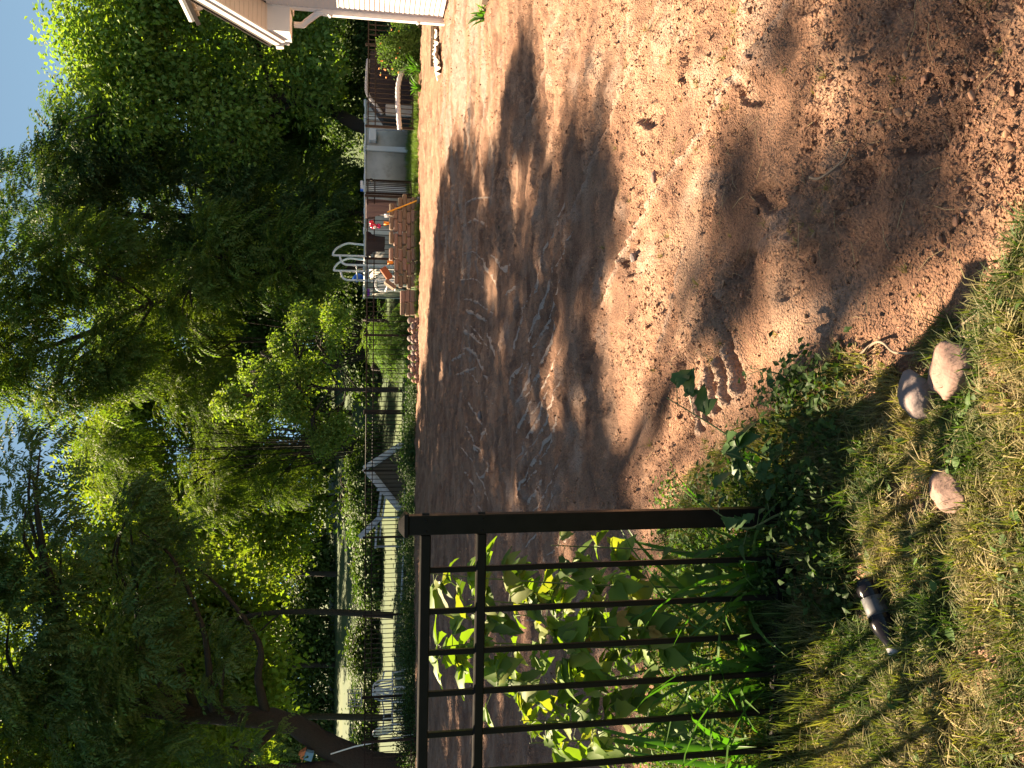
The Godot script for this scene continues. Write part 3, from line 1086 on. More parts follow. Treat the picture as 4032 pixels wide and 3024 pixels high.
	part("wing_gutter", prism([Vector2(0, 0), Vector2(0.0, 0.12), Vector2(-0.12, 0.12), Vector2(-0.12, 0.06), Vector2(-0.09, 0)], 5.02), M.trim, h, Transform3D(Basis.IDENTITY, Vector3(1.283, 4.66, -1.2)))
	st = begin()
	box(st, Vector3(3.2, 5.6, -1.2), Vector3(4.6, 0.08, 5.1), Basis(Vector3.BACK, 0.45))
	part("wing_roof", done(st), M.shingle, h)
	part("wing_downspout", tube_mesh(smooth_path([Vector3(1.72, 3.4, -3.2), Vector3(1.70, 4.0, -3.25), Vector3(1.5, 4.35, -3.35), Vector3(1.34, 4.5, -3.4), Vector3(1.30, 4.66, -3.4)], 4), taper(17, 0.05, 0.05), 8), M.trim, h)

# ---------------------------------------------------------------- fences
func fence_panel(t: Node3D, a: Vector3, b: Vector3, m: Material, picket: Mesh, top: float, first := 1) -> void:
	var d := (b - a)
	d.y = 0
	var L := d.length()
	d = d / L
	for q in [[top - 0.015, 0.03], [top - 0.18, 0.026], [0.13, 0.026]]:
		part("rail", bar_mesh(a + Vector3(0, q[0], 0) + d * 0.024, b + Vector3(0, q[0], 0) - d * 0.024, 0.028, q[1], 0.003), m, t)
	var n := roundi(L / 0.118)
	var turn := Basis(Vector3.UP, atan2(-d.z, d.x))
	for k in range(first, n):
		part("picket", picket, m, t, Transform3D(turn, a.lerp(b, float(k) / n) + Vector3(0, (top - 0.02) * 0.5 + 0.02, 0)))

func fence_post(t: Node3D, at: Vector3, m: Material, w: float, hgt: float, turn := 0.0) -> void:
	var p := part("post", box_mesh(Vector3(w, hgt + 0.2, w), 0.003), m, t, Transform3D(Basis(Vector3.UP, turn), at + Vector3(0, (hgt - 0.2) * 0.5, 0)))
	var st := begin()
	box(st, Vector3(0, 0.005, 0), Vector3(w + 0.012, 0.012, w + 0.012), Basis.IDENTITY, 0.002)
	flat(st)
	var q := w * 0.5 + 0.005
	var c := [Vector3(-q, 0.0112, q), Vector3(q, 0.0112, q), Vector3(q, 0.0112, -q), Vector3(-q, 0.0112, -q)]
	var r := w * 0.28
	var tp := [Vector3(-r, 0.026, r), Vector3(r, 0.026, r), Vector3(r, 0.026, -r), Vector3(-r, 0.026, -r)]
	for i in 4:
		quad(st, c[i], c[(i + 1) % 4], tp[(i + 1) % 4], tp[i])
	quad(st, tp[0], tp[1], tp[2], tp[3])
	part("cap", done(st), m, p, Transform3D(Basis.IDENTITY, Vector3(0, (hgt + 0.2) * 0.5, 0)))

func far_fences() -> void:
	var pk := box_mesh(Vector3(0.016, 1.16, 0.016))
	var g := 0.09
	var runs := [
		["brown metal picket fence between the house and the gate opening", [Vector3(9.95, g, -20.0), Vector3(8.01, g, -19.9), Vector3(6.05, g, -19.8)]],
		["brown metal picket fence behind the paver stack and the willow bush", [Vector3(4.50, g, -20.2), Vector3(3.04, g, -20.5), Vector3(1.19, g, -20.8), Vector3(-0.69, g, -20.9)]],
		["brown metal picket fence in front of the white gable boards and sunlit lawn", [Vector3(-0.75, g, -20.95), Vector3(-2.29, g, -22.0), Vector3(-4.13, g, -22.5), Vector3(-6.08, g, -22.0), Vector3(-7.85, g, -21.0), Vector3(-8.15, g, -19.1), Vector3(-9.9, g, -18.5)]],
	]
	for r in runs:
		var pts: Array = r[1]
		var b: Vector3 = pts[0]
		var t := thing("metal_fence", r[0], "fence", b, 0.0, "brown metal fence runs at the far side of the plot")
		for i in pts.size():
			fence_post(t, pts[i] - b, M.fence_far, 0.055, 1.22)
			if i > 0:
				fence_panel(t, pts[i - 1] - b, pts[i] - b, M.fence_far, pk, 1.19)
	# the gate stands ajar
	var hinge := Vector3(4.55, g, -20.2)
	var free := Vector3(5.06, g, -20.95)
	var t := thing("metal_gate", "narrow brown metal gate standing ajar beside the pool", "gate", hinge)
	var d := (free - hinge).normalized()
	var q := free - hinge
	for e in [Vector3(0, 0, 0) + d * 0.05, q]:
		part("stile", box_mesh(Vector3(0.045, 1.2, 0.045), 0.003), M.fence_far, t, Transform3D(Basis(Vector3.UP, atan2(-d.z, d.x)), e + Vector3(0, 0.62, 0)))
	for y in [1.17, 1.0, 0.12]:
		part("rail", bar_mesh(d * 0.073 + Vector3(0, y, 0), q - d * 0.023 + Vector3(0, y, 0), 0.028, 0.03, 0.003), M.fence_far, t)
	for k in range(1, 7):
		part("picket", pk, M.fence_far, t, Transform3D(Basis(Vector3.UP, atan2(-d.z, d.x)), (d * 0.05).lerp(q, k / 7.0) + Vector3(0, 0.63, 0)))
	part("latch", box_mesh(Vector3(0.05, 0.06, 0.07), 0.004), M.hole, t, Transform3D(Basis.IDENTITY, q + Vector3(0.0, 1.09, 0.05)))

func near_fence() -> void:
	var a := Vector3(-0.40, 0.02, -2.36)
	var t := thing("metal_fence", "dark brown metal fence end post with rails and pickets close by", "fence", a)
	fence_post(t, Vector3.ZERO, M.fence_metal, 0.054, 1.185, 0.03)
	for y in [1.135, 0.975]:
		part("rail_hole", tube_mesh([Vector3(0.0262, y - 0.010, 0.004), Vector3(0.0262, y + 0.010, 0.004)], [0.007, 0.007], 8), M.hole, t)
		for s in [-0.016, 0.016]:
			part("screw", lathe([Vector2(0.0, 0.003), Vector2(0.0035, 0.0015), Vector2(0.004, 0.0)], 8), M.fence_metal, t, Transform3D(Basis(Vector3.RIGHT, PI / 2), Vector3(s, y, 0.0272)))
	var b := Vector3(-2.2, 0.015, -0.09)
	var d := b.normalized()
	for q in [[1.135, 0.030], [0.975, 0.028], [0.045, 0.028]]:
		part("rail", bar_mesh(Vector3(0, q[0], 0) + d * 0.0275, b + Vector3(0, q[0], 0), 0.030, q[1], 0.003), M.fence_metal, t)
	var pk := box_mesh(Vector3(0.0155, 1.10, 0.0155), 0.0015)
	for k in 18:
		var x := 0.132 + k * 0.1195
		part("picket", pk, M.fence_metal, t, Transform3D(Basis(Vector3.UP, 0.04), Vector3(0, 0.585, 0) + d * x))
	fence_post(t, b + Vector3(-0.03, -0.03, 0), M.fence_metal, 0.054, 1.185, 0.03)

# ---------------------------------------------------------------- trees
func g3(x: float, z: float, dy := 0.0) -> Vector3:
	return Vector3(x, land(x, z) - 0.05 + dy, z)

func woods() -> void:
	var back := "trees at the edge of the wood"
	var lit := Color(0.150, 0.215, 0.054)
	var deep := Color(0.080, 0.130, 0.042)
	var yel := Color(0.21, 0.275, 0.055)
	# the maple over the house corner
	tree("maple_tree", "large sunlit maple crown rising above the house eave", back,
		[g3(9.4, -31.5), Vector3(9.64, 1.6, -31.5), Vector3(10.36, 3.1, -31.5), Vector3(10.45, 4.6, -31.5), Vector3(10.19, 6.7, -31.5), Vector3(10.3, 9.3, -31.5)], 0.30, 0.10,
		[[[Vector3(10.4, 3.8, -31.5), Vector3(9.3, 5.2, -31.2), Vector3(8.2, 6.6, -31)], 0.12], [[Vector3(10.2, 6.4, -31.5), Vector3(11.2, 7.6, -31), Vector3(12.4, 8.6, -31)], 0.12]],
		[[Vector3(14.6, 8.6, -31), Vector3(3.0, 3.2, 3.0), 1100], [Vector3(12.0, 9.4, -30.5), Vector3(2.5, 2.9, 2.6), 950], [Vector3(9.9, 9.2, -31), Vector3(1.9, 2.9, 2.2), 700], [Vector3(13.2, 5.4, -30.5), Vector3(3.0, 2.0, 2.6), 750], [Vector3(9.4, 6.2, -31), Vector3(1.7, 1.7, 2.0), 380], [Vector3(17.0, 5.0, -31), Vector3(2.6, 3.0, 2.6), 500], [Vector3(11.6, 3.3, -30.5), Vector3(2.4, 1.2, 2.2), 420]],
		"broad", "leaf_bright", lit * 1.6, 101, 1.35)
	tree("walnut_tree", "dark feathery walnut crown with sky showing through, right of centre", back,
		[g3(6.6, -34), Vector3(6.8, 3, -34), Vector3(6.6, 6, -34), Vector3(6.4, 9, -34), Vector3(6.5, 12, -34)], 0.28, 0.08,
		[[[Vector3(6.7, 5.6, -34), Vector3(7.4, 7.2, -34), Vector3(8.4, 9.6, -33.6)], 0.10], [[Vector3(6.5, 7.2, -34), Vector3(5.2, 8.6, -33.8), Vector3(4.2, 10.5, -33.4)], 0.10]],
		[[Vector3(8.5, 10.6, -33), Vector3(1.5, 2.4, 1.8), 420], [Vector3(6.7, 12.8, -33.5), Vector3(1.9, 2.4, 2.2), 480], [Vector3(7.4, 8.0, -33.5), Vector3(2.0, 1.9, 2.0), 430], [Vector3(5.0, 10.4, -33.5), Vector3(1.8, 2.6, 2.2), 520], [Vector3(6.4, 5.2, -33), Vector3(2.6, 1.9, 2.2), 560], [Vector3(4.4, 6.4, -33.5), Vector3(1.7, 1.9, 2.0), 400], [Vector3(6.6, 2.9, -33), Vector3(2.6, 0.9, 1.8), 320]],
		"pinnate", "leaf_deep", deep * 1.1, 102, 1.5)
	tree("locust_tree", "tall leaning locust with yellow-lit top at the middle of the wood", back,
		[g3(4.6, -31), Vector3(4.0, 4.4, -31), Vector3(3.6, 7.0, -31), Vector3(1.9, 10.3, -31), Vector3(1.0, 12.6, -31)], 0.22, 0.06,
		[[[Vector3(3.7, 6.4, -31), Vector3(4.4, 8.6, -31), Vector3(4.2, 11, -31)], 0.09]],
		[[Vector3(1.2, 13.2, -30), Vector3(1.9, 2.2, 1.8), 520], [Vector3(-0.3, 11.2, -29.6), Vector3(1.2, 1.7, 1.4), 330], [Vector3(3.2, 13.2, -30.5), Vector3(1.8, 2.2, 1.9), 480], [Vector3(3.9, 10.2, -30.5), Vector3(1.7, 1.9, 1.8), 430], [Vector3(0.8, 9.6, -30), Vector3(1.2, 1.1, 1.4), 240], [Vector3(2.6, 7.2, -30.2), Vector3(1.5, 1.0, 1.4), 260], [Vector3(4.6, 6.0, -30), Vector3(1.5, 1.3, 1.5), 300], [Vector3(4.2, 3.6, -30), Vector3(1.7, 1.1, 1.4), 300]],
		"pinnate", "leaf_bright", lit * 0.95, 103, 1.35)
	# slender many-stemmed trees
	rng.seed = 77
	for w in [[-2.65, -36.0, 16, 10.6, "many-stemmed tree with bare upright shoots left of the young tree", 0.9], [1.6, -33.0, 14, 9.0, "many-stemmed tree with bare fanning shoots behind the young tree", 1.9]]:
		var b := g3(w[0], w[1])
		var sh := []
		for k in int(w[2]):
			var f: float = (k + 0.5) / w[2] * 2.0 - 1.0
			var top := Vector3(w[0] + f * w[5] * 2.0 + rnd(-0.2, 0.2), float(w[3]) * rnd(0.75, 1.0), w[1] + rnd(-1, 1))
			sh.append([[b + Vector3(f * 0.25, 0.05, rnd(-0.2, 0.2)), b.lerp(top, 0.4) + Vector3(f * 0.1, 0, 0), b.lerp(top, 0.75), top], rnd(0.03, 0.055)])
		tree("shrubby_willow", w[4], back, [b, b + Vector3(0.05, 1.2, 0), b + Vector3(0, 4, 0), b + Vector3(-0.1, 7.5, 0)], 0.10, 0.03, sh,
			[[Vector3(w[0] - 0.4, w[3] + 0.8, w[1]), Vector3(1.7, 1.5, 1.5), 260], [Vector3(w[0] - 1.8, 7.6, w[1]), Vector3(1.3, 1.6, 1.4), 220], [Vector3(w[0] + 0.9, 7.4, w[1] - 0.6), Vector3(1.1, 1.2, 1.2), 120], [Vector3(w[0] - 1.6, 4.8, w[1] + 0.3), Vector3(0.9, 1.2, 1.0), 110]],
			"willow", "leaf_bright", lit * 0.9, 110 + int(w[2]), 1.2)
	# the bright young tree on the lawn
	tree("young_tree", "small bright green young tree on the lawn behind the fence", "",
		[g3(-0.21, -27), Vector3(-0.21, 1.6, -27), Vector3(-0.16, 2.6, -27), Vector3(0.1, 3.9, -27)], 0.085, 0.03,
		[[[Vector3(-0.2, 1.5, -27), Vector3(0.5, 2.1, -27), Vector3(1.2, 2.9, -27)], 0.035], [[Vector3(-0.2, 1.9, -27), Vector3(-0.7, 2.6, -27), Vector3(-1.1, 3.1, -27)], 0.03]],
		[[-0.76, 5.45], [0.45, 4.9], [-1.06, 4.5], [1.05, 3.95], [-0.46, 3.7], [1.9, 3.25], [-1.1, 2.95], [0.45, 2.75], [2.05, 2.35], [1.05, 2.1], [-1.45, 2.2], [-1.75, 2.65], [0.0, 4.2], [0.3, 3.3], [-0.9, 3.5]].map(func(e): return [Vector3(e[0], e[1], -27.0 + 0.5 * sin(e[0] * 9.0 + e[1] * 5.0)), Vector3(0.62, 0.42, 0.55), 120]),
		"small", "leaf_bright", Color(0.22, 0.31, 0.075), 120, 0.58)
	# the big leaning tree at the left
	tree("leaning_tree", "big leaning tree with thick curved trunk at the left fence corner", "",
		[g3(-9.5, -20.5), Vector3(-9.24, 1.12, -20.4), Vector3(-8.68, 2.14, -20.3), Vector3(-8.04, 2.93, -20.1), Vector3(-7.67, 3.87, -19.8), Vector3(-7.44, 4.94, -19.5), Vector3(-6.96, 6.36, -19.0), Vector3(-6.4, 8.6, -18.4), Vector3(-6.1, 11, -18)], 0.34, 0.12,
		[[[Vector3(-7.75, 3.5, -19.9), Vector3(-6.74, 3.66, -19.6), Vector3(-5.95, 3.65, -19.6), Vector3(-4.75, 4.42, -19.6), Vector3(-4.0, 5.2, -19.6)], 0.12], [[Vector3(-7.3, 4.6, -19.4), Vector3(-6.3, 4.6, -18.9), Vector3(-5.19, 4.76, -18.8), Vector3(-3.77, 5.36, -18.8), Vector3(-3.2, 6.0, -18.8)], 0.10], [[Vector3(-9.2, 1.3, -20.4), Vector3(-9.05, 2.6, -20.0), Vector3(-8.75, 5.0, -19.5), Vector3(-8.7, 8, -19)], 0.2]],
		[[Vector3(-3.3, 7.4, -17.5), Vector3(1.2, 1.2, 1.2), 170], [Vector3(-5.1, 7.9, -17), Vector3(1.6, 1.5, 1.5), 480], [Vector3(-7.0, 7.4, -17.5), Vector3(1.6, 1.5, 1.5), 480], [Vector3(-5.3, 5.7, -17.6), Vector3(1.5, 0.9, 1.3), 230], [Vector3(-8.3, 5.7, -18), Vector3(1.2, 1.4, 1.2), 230], [Vector3(-8.0, 3.6, -18.4), Vector3(0.8, 0.7, 0.8), 70], [Vector3(-6.4, 9.8, -17), Vector3(2.4, 1.4, 2.0), 560], [Vector3(-1.6, 7.2, -16.2), Vector3(1.0, 0.7, 0.9), 70], [Vector3(-3.4, 9.2, -17), Vector3(1.6, 1.2, 1.5), 300], [Vector3(-4.0, 5.4, -19.5), Vector3(0.9, 0.6, 0.8), 110], [Vector3(-3.1, 6.2, -18.8), Vector3(0.9, 0.6, 0.8), 110], [Vector3(-6.2, 4.3, -19.0), Vector3(0.9, 0.4, 0.8), 60]],
		"pinnate", "leaf_deep", deep * 1.3, 130, 0.95)
	# sunlit trees beyond it
	for e in [[-6.4, -46.0, 13.5, 140, "yellow-green tree behind the white gable boards"], [-14.0, -62.0, 25.0, 141, "yellow-green tree behind the leaning tree's lower limb"], [-21.0, -63.0, 25.0, 142, "yellow-green tree behind the thick leaning trunk"], [-26.0, -52.0, 22.0, 143, "yellow-green tree at the picture's lower left edge"], [-1.8, -50.0, 15.0, 144, "tree filling the gap left of the young tree"], [10.5, -42.0, 14.0, 145, "dark tree between the maple and the walnut"], [16.5, -40.0, 12.0, 146, "tree behind the house roof"], [-12.6, -31.5, 15.0, 150, "sunlit tree rising behind the thick leaning trunk"], [-8.6, -31.0, 13.5, 154, "sunlit tree behind the leaning tree's upper limb"], [4.0, -44.0, 15.0, 148, "dark tree behind the locust and the pool ladder"]]:
		var b := g3(e[0], e[1])
		var H: float = e[2]
		rng.seed = e[3]
		var bl := []
		for k in 13:
			bl.append([b + Vector3(rnd(-3.0, 3.0), H * rnd(0.38 if e[1] > -35.0 else 0.24, 0.95), rnd(-1.5, 1.5)), Vector3(rnd(1.5, 2.6), rnd(1.2, 2.2), rnd(1.2, 2.0)), 260])
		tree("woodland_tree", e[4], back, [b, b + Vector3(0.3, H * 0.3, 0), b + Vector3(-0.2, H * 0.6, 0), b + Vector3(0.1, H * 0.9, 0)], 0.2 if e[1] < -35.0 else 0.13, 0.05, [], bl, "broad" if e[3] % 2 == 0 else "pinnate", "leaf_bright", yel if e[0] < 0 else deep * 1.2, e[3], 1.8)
	# the far line of trees up the slope
	rng.seed = 9
	for k in 15:
		var x := -46.0 + k * 6.4 + rnd(-1.5, 1.5)
		var z := -72.0 + rnd(-7, 7)
		var b := g3(x, z)
		var H := rnd(11, 16)
		var bl := []
		for j in 7:
			bl.append([b + Vector3(rnd(-3, 3), H * rnd(0.18, 0.9), rnd(-2, 2)), Vector3(rnd(2.0, 3.2), rnd(1.8, 3.0), rnd(2, 3)), 150])
		tree("woodland_tree", "%s tree from the left in the far line up the slope" % (ordinal(k) if k < 12 else ["thirteenth", "fourteenth", "fifteenth"][k - 12]), "far line of trees up the slope", [b, b + Vector3(0, H * 0.5, 0), b + Vector3(0.2, H * 0.9, 0)], 0.25, 0.06, [], bl, "broad", "leaf_bright", lit.lerp(deep, rng.randf()), 200 + k, 2.9)
	for k in 22:
		var x := -44.0 + k * 4.1 + rnd(-0.8, 0.8)
		var b := g3(x, -65.0 + rnd(-2, 2))
		var bl := []
		for j in 5:
			bl.append([b + Vector3(rnd(-2, 2), rnd(0.6, 3.6), rnd(-1, 1)), Vector3(rnd(1.4, 2.2), rnd(0.9, 1.6), 1.4), 75])
		tree("thicket_shrub", "%s thicket shrub from the left under the far trees" % (["thirteenth", "fourteenth", "fifteenth", "sixteenth", "seventeenth", "eighteenth", "nineteenth", "twentieth", "twenty-first", "twenty-second"][k - 12] if k >= 12 else ordinal(k)), "thicket under the far line of trees", [b, b + Vector3(0, 1.5, 0), b + Vector3(0.1, 3, 0)], 0.08, 0.03, [], bl, "broad", "leaf_deep", deep.lerp(lit, rng.randf() * 0.6), 500 + k, 2.3)
	# undergrowth at the wood's edge
	var us := [[17.5, -36], [14.6, -37], [12.6, -35], [7.6, -37], [5.4, -36], [3.0, -37], [1.4, -36], [-3.6, -36.5], [-5.6, -37], [-7.8, -36], [-10.2, -37], [-12.4, -36.5], [-14.8, -37], [-17.0, -36.5], [10.8, -33.6], [13.4, -32.6]]
	for k in us.size():
		var b := g3(us[k][0], us[k][1])
		rng.seed = 300 + k
		var hh := rnd(0.7, 1.3) if us[k][0] < -2 else rnd(1.4, 2.4)
		var bl := []
		for j in 5:
			bl.append([b + Vector3(rnd(-1.3, 1.3), rnd(0.35, 0.8) * hh, rnd(-0.8, 0.8)), Vector3(rnd(0.7, 1.2), rnd(0.45, 0.8) * hh * 0.6, rnd(0.7, 1.1)), 120])
		var lb := "undergrowth shrub at the wood's edge, %s" % (["under the maple by the house", "right of the maple trunk", "left of the maple trunk", "behind the pool's right end", "behind the pool ladder", "behind the pool's left end", "right of the young tree", "behind the gable boards", "left of the gable boards", "right of the leaning limb", "below the leaning limb", "behind the white chairs", "behind the leaning trunk", "at the left picture edge", "close behind the pool skimmer", "close behind the house corner"][k])
		tree("undergrowth_shrub", lb, "undergrowth along the wood's edge", [b, b + Vector3(0.1, hh * 0.5, 0), b + Vector3(0, hh * 0.8, 0)], 0.05, 0.02, [], bl, "broad", "leaf_deep", deep * rnd(0.8, 1.4), 300 + k, 1.15)
	# boughs out of the picture that shade the plot
	shade_tree("tall_tree", "tall tree left of the picture whose boughs shade the middle soil", [Vector3(-12.4, 0, -21.5), Vector3(-12, 4, -21.2), Vector3(-11.2, 9, -20.5), Vector3(-10, 13, -20), Vector3(-9, 15.5, -19.5)], 0.36,
		[Vector2(-8.5, -20.0), Vector2(-1.5, -20.0), Vector2(0.8, -16.2), Vector2(3.27, -14.32), Vector2(3.43, -12.28), Vector2(2.23, -9.92), Vector2(2.36, -8.34), Vector2(2.74, -7.67), Vector2(2.89, -6.87), Vector2(2.14, -6.48), Vector2(1.79, -6.29), Vector2(1.36, -5.8), Vector2(1.59, -5.53), Vector2(1.78, -5.15), Vector2(1.82, -4.9), Vector2(1.58, -4.72), Vector2(1.05, -4.43), Vector2(0.82, -4.29), Vector2(0.34, -4.55), Vector2(-0.18, -4.45), Vector2(-0.57, -4.27), Vector2(-0.87, -4.03), Vector2(-1.87, -3.86), Vector2(-5.0, -4.2)], 12.5, 16.0, 11000, 151, 0.95, 0.20, Vector2(14, 30))
	shade_tree("tall_tree", "nearer tall tree left of the picture whose boughs shade the foreground soil", [Vector3(-10.2, 0, -15.0), Vector3(-10, 6, -14.8), Vector3(-9.2, 11, -14.2), Vector3(-8.4, 14, -13.6)], 0.19,
		[Vector2(1.5, -2.40), Vector2(1.25, -2.49), Vector2(1.08, -2.65), Vector2(0.91, -3.01), Vector2(0.56, -3.3), Vector2(0.27, -3.40), Vector2(0.06, -3.2), Vector2(0.14, -2.6), Vector2(0.22, -1.95), Vector2(0.42, -1.55), Vector2(0.55, -0.9), Vector2(2.8, -0.7), Vector2(2.6, -2.2)], 13.0, 16.0, 400, 152, 0.55, 0.0, Vector2(24, 34))


# ---------------------------------------------------------------- pool and what stands by it
func pool() -> void:
	var c := Vector3(5.97, 0.09, -27.6)
	var R := 3.1
	var t := thing("swimming_pool", "round above-ground pool with grey wall and white rim behind the gate", "pool", c)
	part("wall", lathe([Vector2(R - 0.03, -0.1), Vector2(R, -0.1), Vector2(R, 1.20), Vector2(R - 0.03, 1.20), Vector2(R - 0.03, 0.0)], 72), M.pool_wall, t)
	part("water", lathe([Vector2(R - 0.02, 1.02), Vector2(0.0, 1.02)], 48), M.water, t)
	var n := 16
	for k in n:
		var a := TAU * k / n + 0.1
		var b := TAU * (k + 1) / n + 0.1
		var d := Vector3(cos(a), 0, sin(a))
		part("upright", box_mesh(Vector3(0.06, 1.24, 0.17), 0.015), M.pool_rim, t, Transform3D(Basis(Vector3.UP, -a), d * (R + 0.035) + Vector3(0, 0.58, 0)))
		part("rim_cap", box_mesh(Vector3(0.21, 0.085, 0.22), 0.03), M.pool_rim, t, Transform3D(Basis(Vector3.UP, -a), d * R + Vector3(0, 1.243, 0)))
		var d2 := Vector3(cos(b), 0, sin(b))
		part("rim_rail", bar_mesh(d * R + Vector3(0, 1.235, 0) + (d2 - d).normalized() * 0.1, d2 * R + Vector3(0, 1.235, 0) - (d2 - d).normalized() * 0.1, 0.17, 0.055, 0.02), M.pool_rim, t)
	part("skimmer", box_mesh(Vector3(0.42, 0.22, 0.16), 0.02), M.resin, t, Transform3D(Basis(Vector3.UP, 0.35), Vector3(1.30, 1.02, 2.93)))
	part("hose", tube_mesh(smooth_path([Vector3(1.45, 0.92, 2.95), Vector3(1.47, 0.6, 3.0), Vector3(1.45, 0.1, 3.05)], 4), taper(9, 0.02, 0.02), 6), M.resin_grey, t)
	# A-frame ladder over the rim
	var l := thing("pool_ladder", "white arched pool ladder standing over the pool rim", "ladder", Vector3(3.66, 1.36, -25.35))
	for s in [0, 1]:
		var o := Vector3(-0.41 * s, -0.02 * s, -0.35 * s)
		var hoop := func(p: Array) -> ArrayMesh:
			var q := smooth_path(p.map(func(v): return o + Vector3(v[0], v[1], v[2])), 4)
			return tube_mesh(q, taper(q.size(), 0.032, 0.032), 8)
		part("post", hoop.call([[0.16, -0.12, 0.0], [0.16, 0.4, 0.0], [0.16, 0.89, 0.0]]), M.resin, l)
		part("hand_rail", hoop.call([[0.16, 0.90, 0.0], [0.27, 0.88, -0.1], [0.40, 0.80, -0.22], [0.53, 0.64, -0.38], [0.60, 0.50, -0.46], [0.62, 0.40, -0.5]]), M.resin, l)
		part("hand_rail", hoop.call([[0.62, 0.41, -0.5], [0.60, 0.2, -0.5], [0.58, -0.2, -0.5]]), M.resin, l)
		part("hand_rail", hoop.call([[0.14, 0.69, 0.0], [0.06, 0.68, 0.06], [-0.03, 0.65, 0.14], [-0.10, 0.60, 0.22], [-0.15, 0.51, 0.3]]), M.resin, l)
		part("leg", hoop.call([[-0.15, 0.51, 0.3], [-0.16, 0.2, 0.34], [-0.17, -1.27, 0.5]]), M.resin, l)
	for y in [0.20, -0.15, -0.5, -0.85]:
		part("step", bar_mesh(Vector3(-0.17, y, 0.36 - y * 0.12), Vector3(-0.58, y - 0.02, 0.01 - y * 0.12), 0.12, 0.04, 0.01), M.resin, l)
	solo("pool_float", stone_mesh(Vector3(0.26, 0.34, 0.14), 61, 0.1), M.blue, "bright blue float lying on the rim inside the ladder", "float", Transform3D(Basis(Vector3.BACK, 0.3), Vector3(3.22, 1.52, -25.75)))
	var bk := thing("toy_bucket", "small purple and white bucket hanging on the pool's left side", "bucket", Vector3(2.80, 1.08, -25.95))
	part("body", lathe([Vector2(0.0, 0.0), Vector2(0.085, 0.0), Vector2(0.10, 0.12), Vector2(0.095, 0.12), Vector2(0.08, 0.01)], 16), M.resin, bk)
	part("band", lathe([Vector2(0.0985, 0.085), Vector2(0.106, 0.085), Vector2(0.11, 0.15), Vector2(0.10, 0.15)], 16), M.purple, bk)
	var fb := thing("filter_box", "small pale box with a blue end resting on the pool rim", "box", Vector3(5.75, 1.37, -24.55))
	part("body", box_mesh(Vector3(0.24, 0.09, 0.14), 0.012), M.resin, fb, Transform3D(Basis.IDENTITY, Vector3(0.02, 0.045, 0)))
	part("lid", box_mesh(Vector3(0.05, 0.095, 0.145), 0.01), M.blue, fb, Transform3D(Basis.IDENTITY, Vector3(-0.127, 0.045, 0)))
	# a white resin chair before the pool
	resin_chair(Vector3(2.78, 0.09, -22.6), 0.25, 0.0, "white plastic garden chair between the far fence and pool", "")

func resin_chair(at: Vector3, turn: float, tip: float, label: String, group: String) -> Node3D:
	var t := thing("garden_chair", label, "chair", at, turn, group)
	t.rotation.z = tip
	part("seat", box_mesh(Vector3(0.46, 0.035, 0.44), 0.015), M.resin, t, Transform3D(Basis.IDENTITY, Vector3(0, 0.42, 0)))
	for s in [-1, 1]:
		part("leg", bar_mesh(Vector3(0.20 * s, 0.41, 0.18), Vector3(0.25 * s, 0.0, 0.24), 0.05, 0.045, 0.01), M.resin, t)
		part("leg", bar_mesh(Vector3(0.20 * s, 0.41, -0.18), Vector3(0.24 * s, 0.0, -0.26), 0.05, 0.045, 0.01), M.resin, t)
		part("arm_rest", bar_mesh(Vector3(0.25 * s, 0.64, 0.2), Vector3(0.23 * s, 0.68, -0.22), 0.05, 0.03, 0.01), M.resin, t)
		part("arm_post", bar_mesh(Vector3(0.24 * s, 0.42, 0.2), Vector3(0.25 * s, 0.63, 0.2), 0.04, 0.03, 0.01), M.resin, t)
	part("back_frame", tube_mesh(smooth_path([Vector3(-0.20, 0.43, -0.2), Vector3(-0.22, 0.75, -0.27), Vector3(-0.12, 0.92, -0.31), Vector3(0.12, 0.92, -0.31), Vector3(0.22, 0.75, -0.27), Vector3(0.20, 0.43, -0.2)], 4), taper(21, 0.026, 0.026), 8), M.resin, t)
	for k in 4:
		part("back_slat", bar_mesh(Vector3(-0.12 + 0.08 * k, 0.44, -0.21), Vector3(-0.12 + 0.08 * k, 0.88, -0.30), 0.045, 0.012, 0.003, Vector3.BACK), M.resin, t)
	return t

func cloth(w0: Array, len_: float, wave: float, sd: int, back := 0.35) -> ArrayMesh:
	# hangs over a rail along x at the origin: the front falls down +z, the back behind. w0: [left, right] at steps from the rail down
	var st := begin()
	st.set_smooth_group(0)
	var rows := 22
	var cols := 18
	var g := []
	for r in rows + 1:
		var t := float(r) / rows * (1.0 + back) - back
		var f := clampf(t, 0.0, 1.0) * (w0.size() - 1)
		var i := mini(int(f), w0.size() - 2)
		var l: float = lerpf(w0[i][0], w0[i + 1][0], f - i)
		var q: float = lerpf(w0[i][1], w0[i + 1][1], f - i)
		var row := []
		for c in cols + 1:
			var u := lerpf(l, q, float(c) / cols)
			var fold := wave * (n3.get_noise_2d(u * 9.0 + sd, absf(t) * 0.8) + 0.5 * sin(u * 38.0 + sd + t)) * minf(absf(t) * 4.0, 1.0)
			var y := 0.022 - pow(absf(t), 1.2) * len_ if absf(t) > 0.03 else 0.022 - 0.01 * absf(t)
			row.append(Vector3(u, y + 0.012 * n3.get_noise_2d(u * 6.0, sd) * absf(t), (0.024 + 0.02 * absf(t)) * signf(t) * minf(1.0, absf(t) * 20.0) + fold * (1.0 if t > 0 else 0.3)))
		g.append(row)
	for r in rows:
		for c in cols:
			quad(st, g[r + 1][c], g[r + 1][c + 1], g[r][c + 1], g[r][c])
	return done(st)

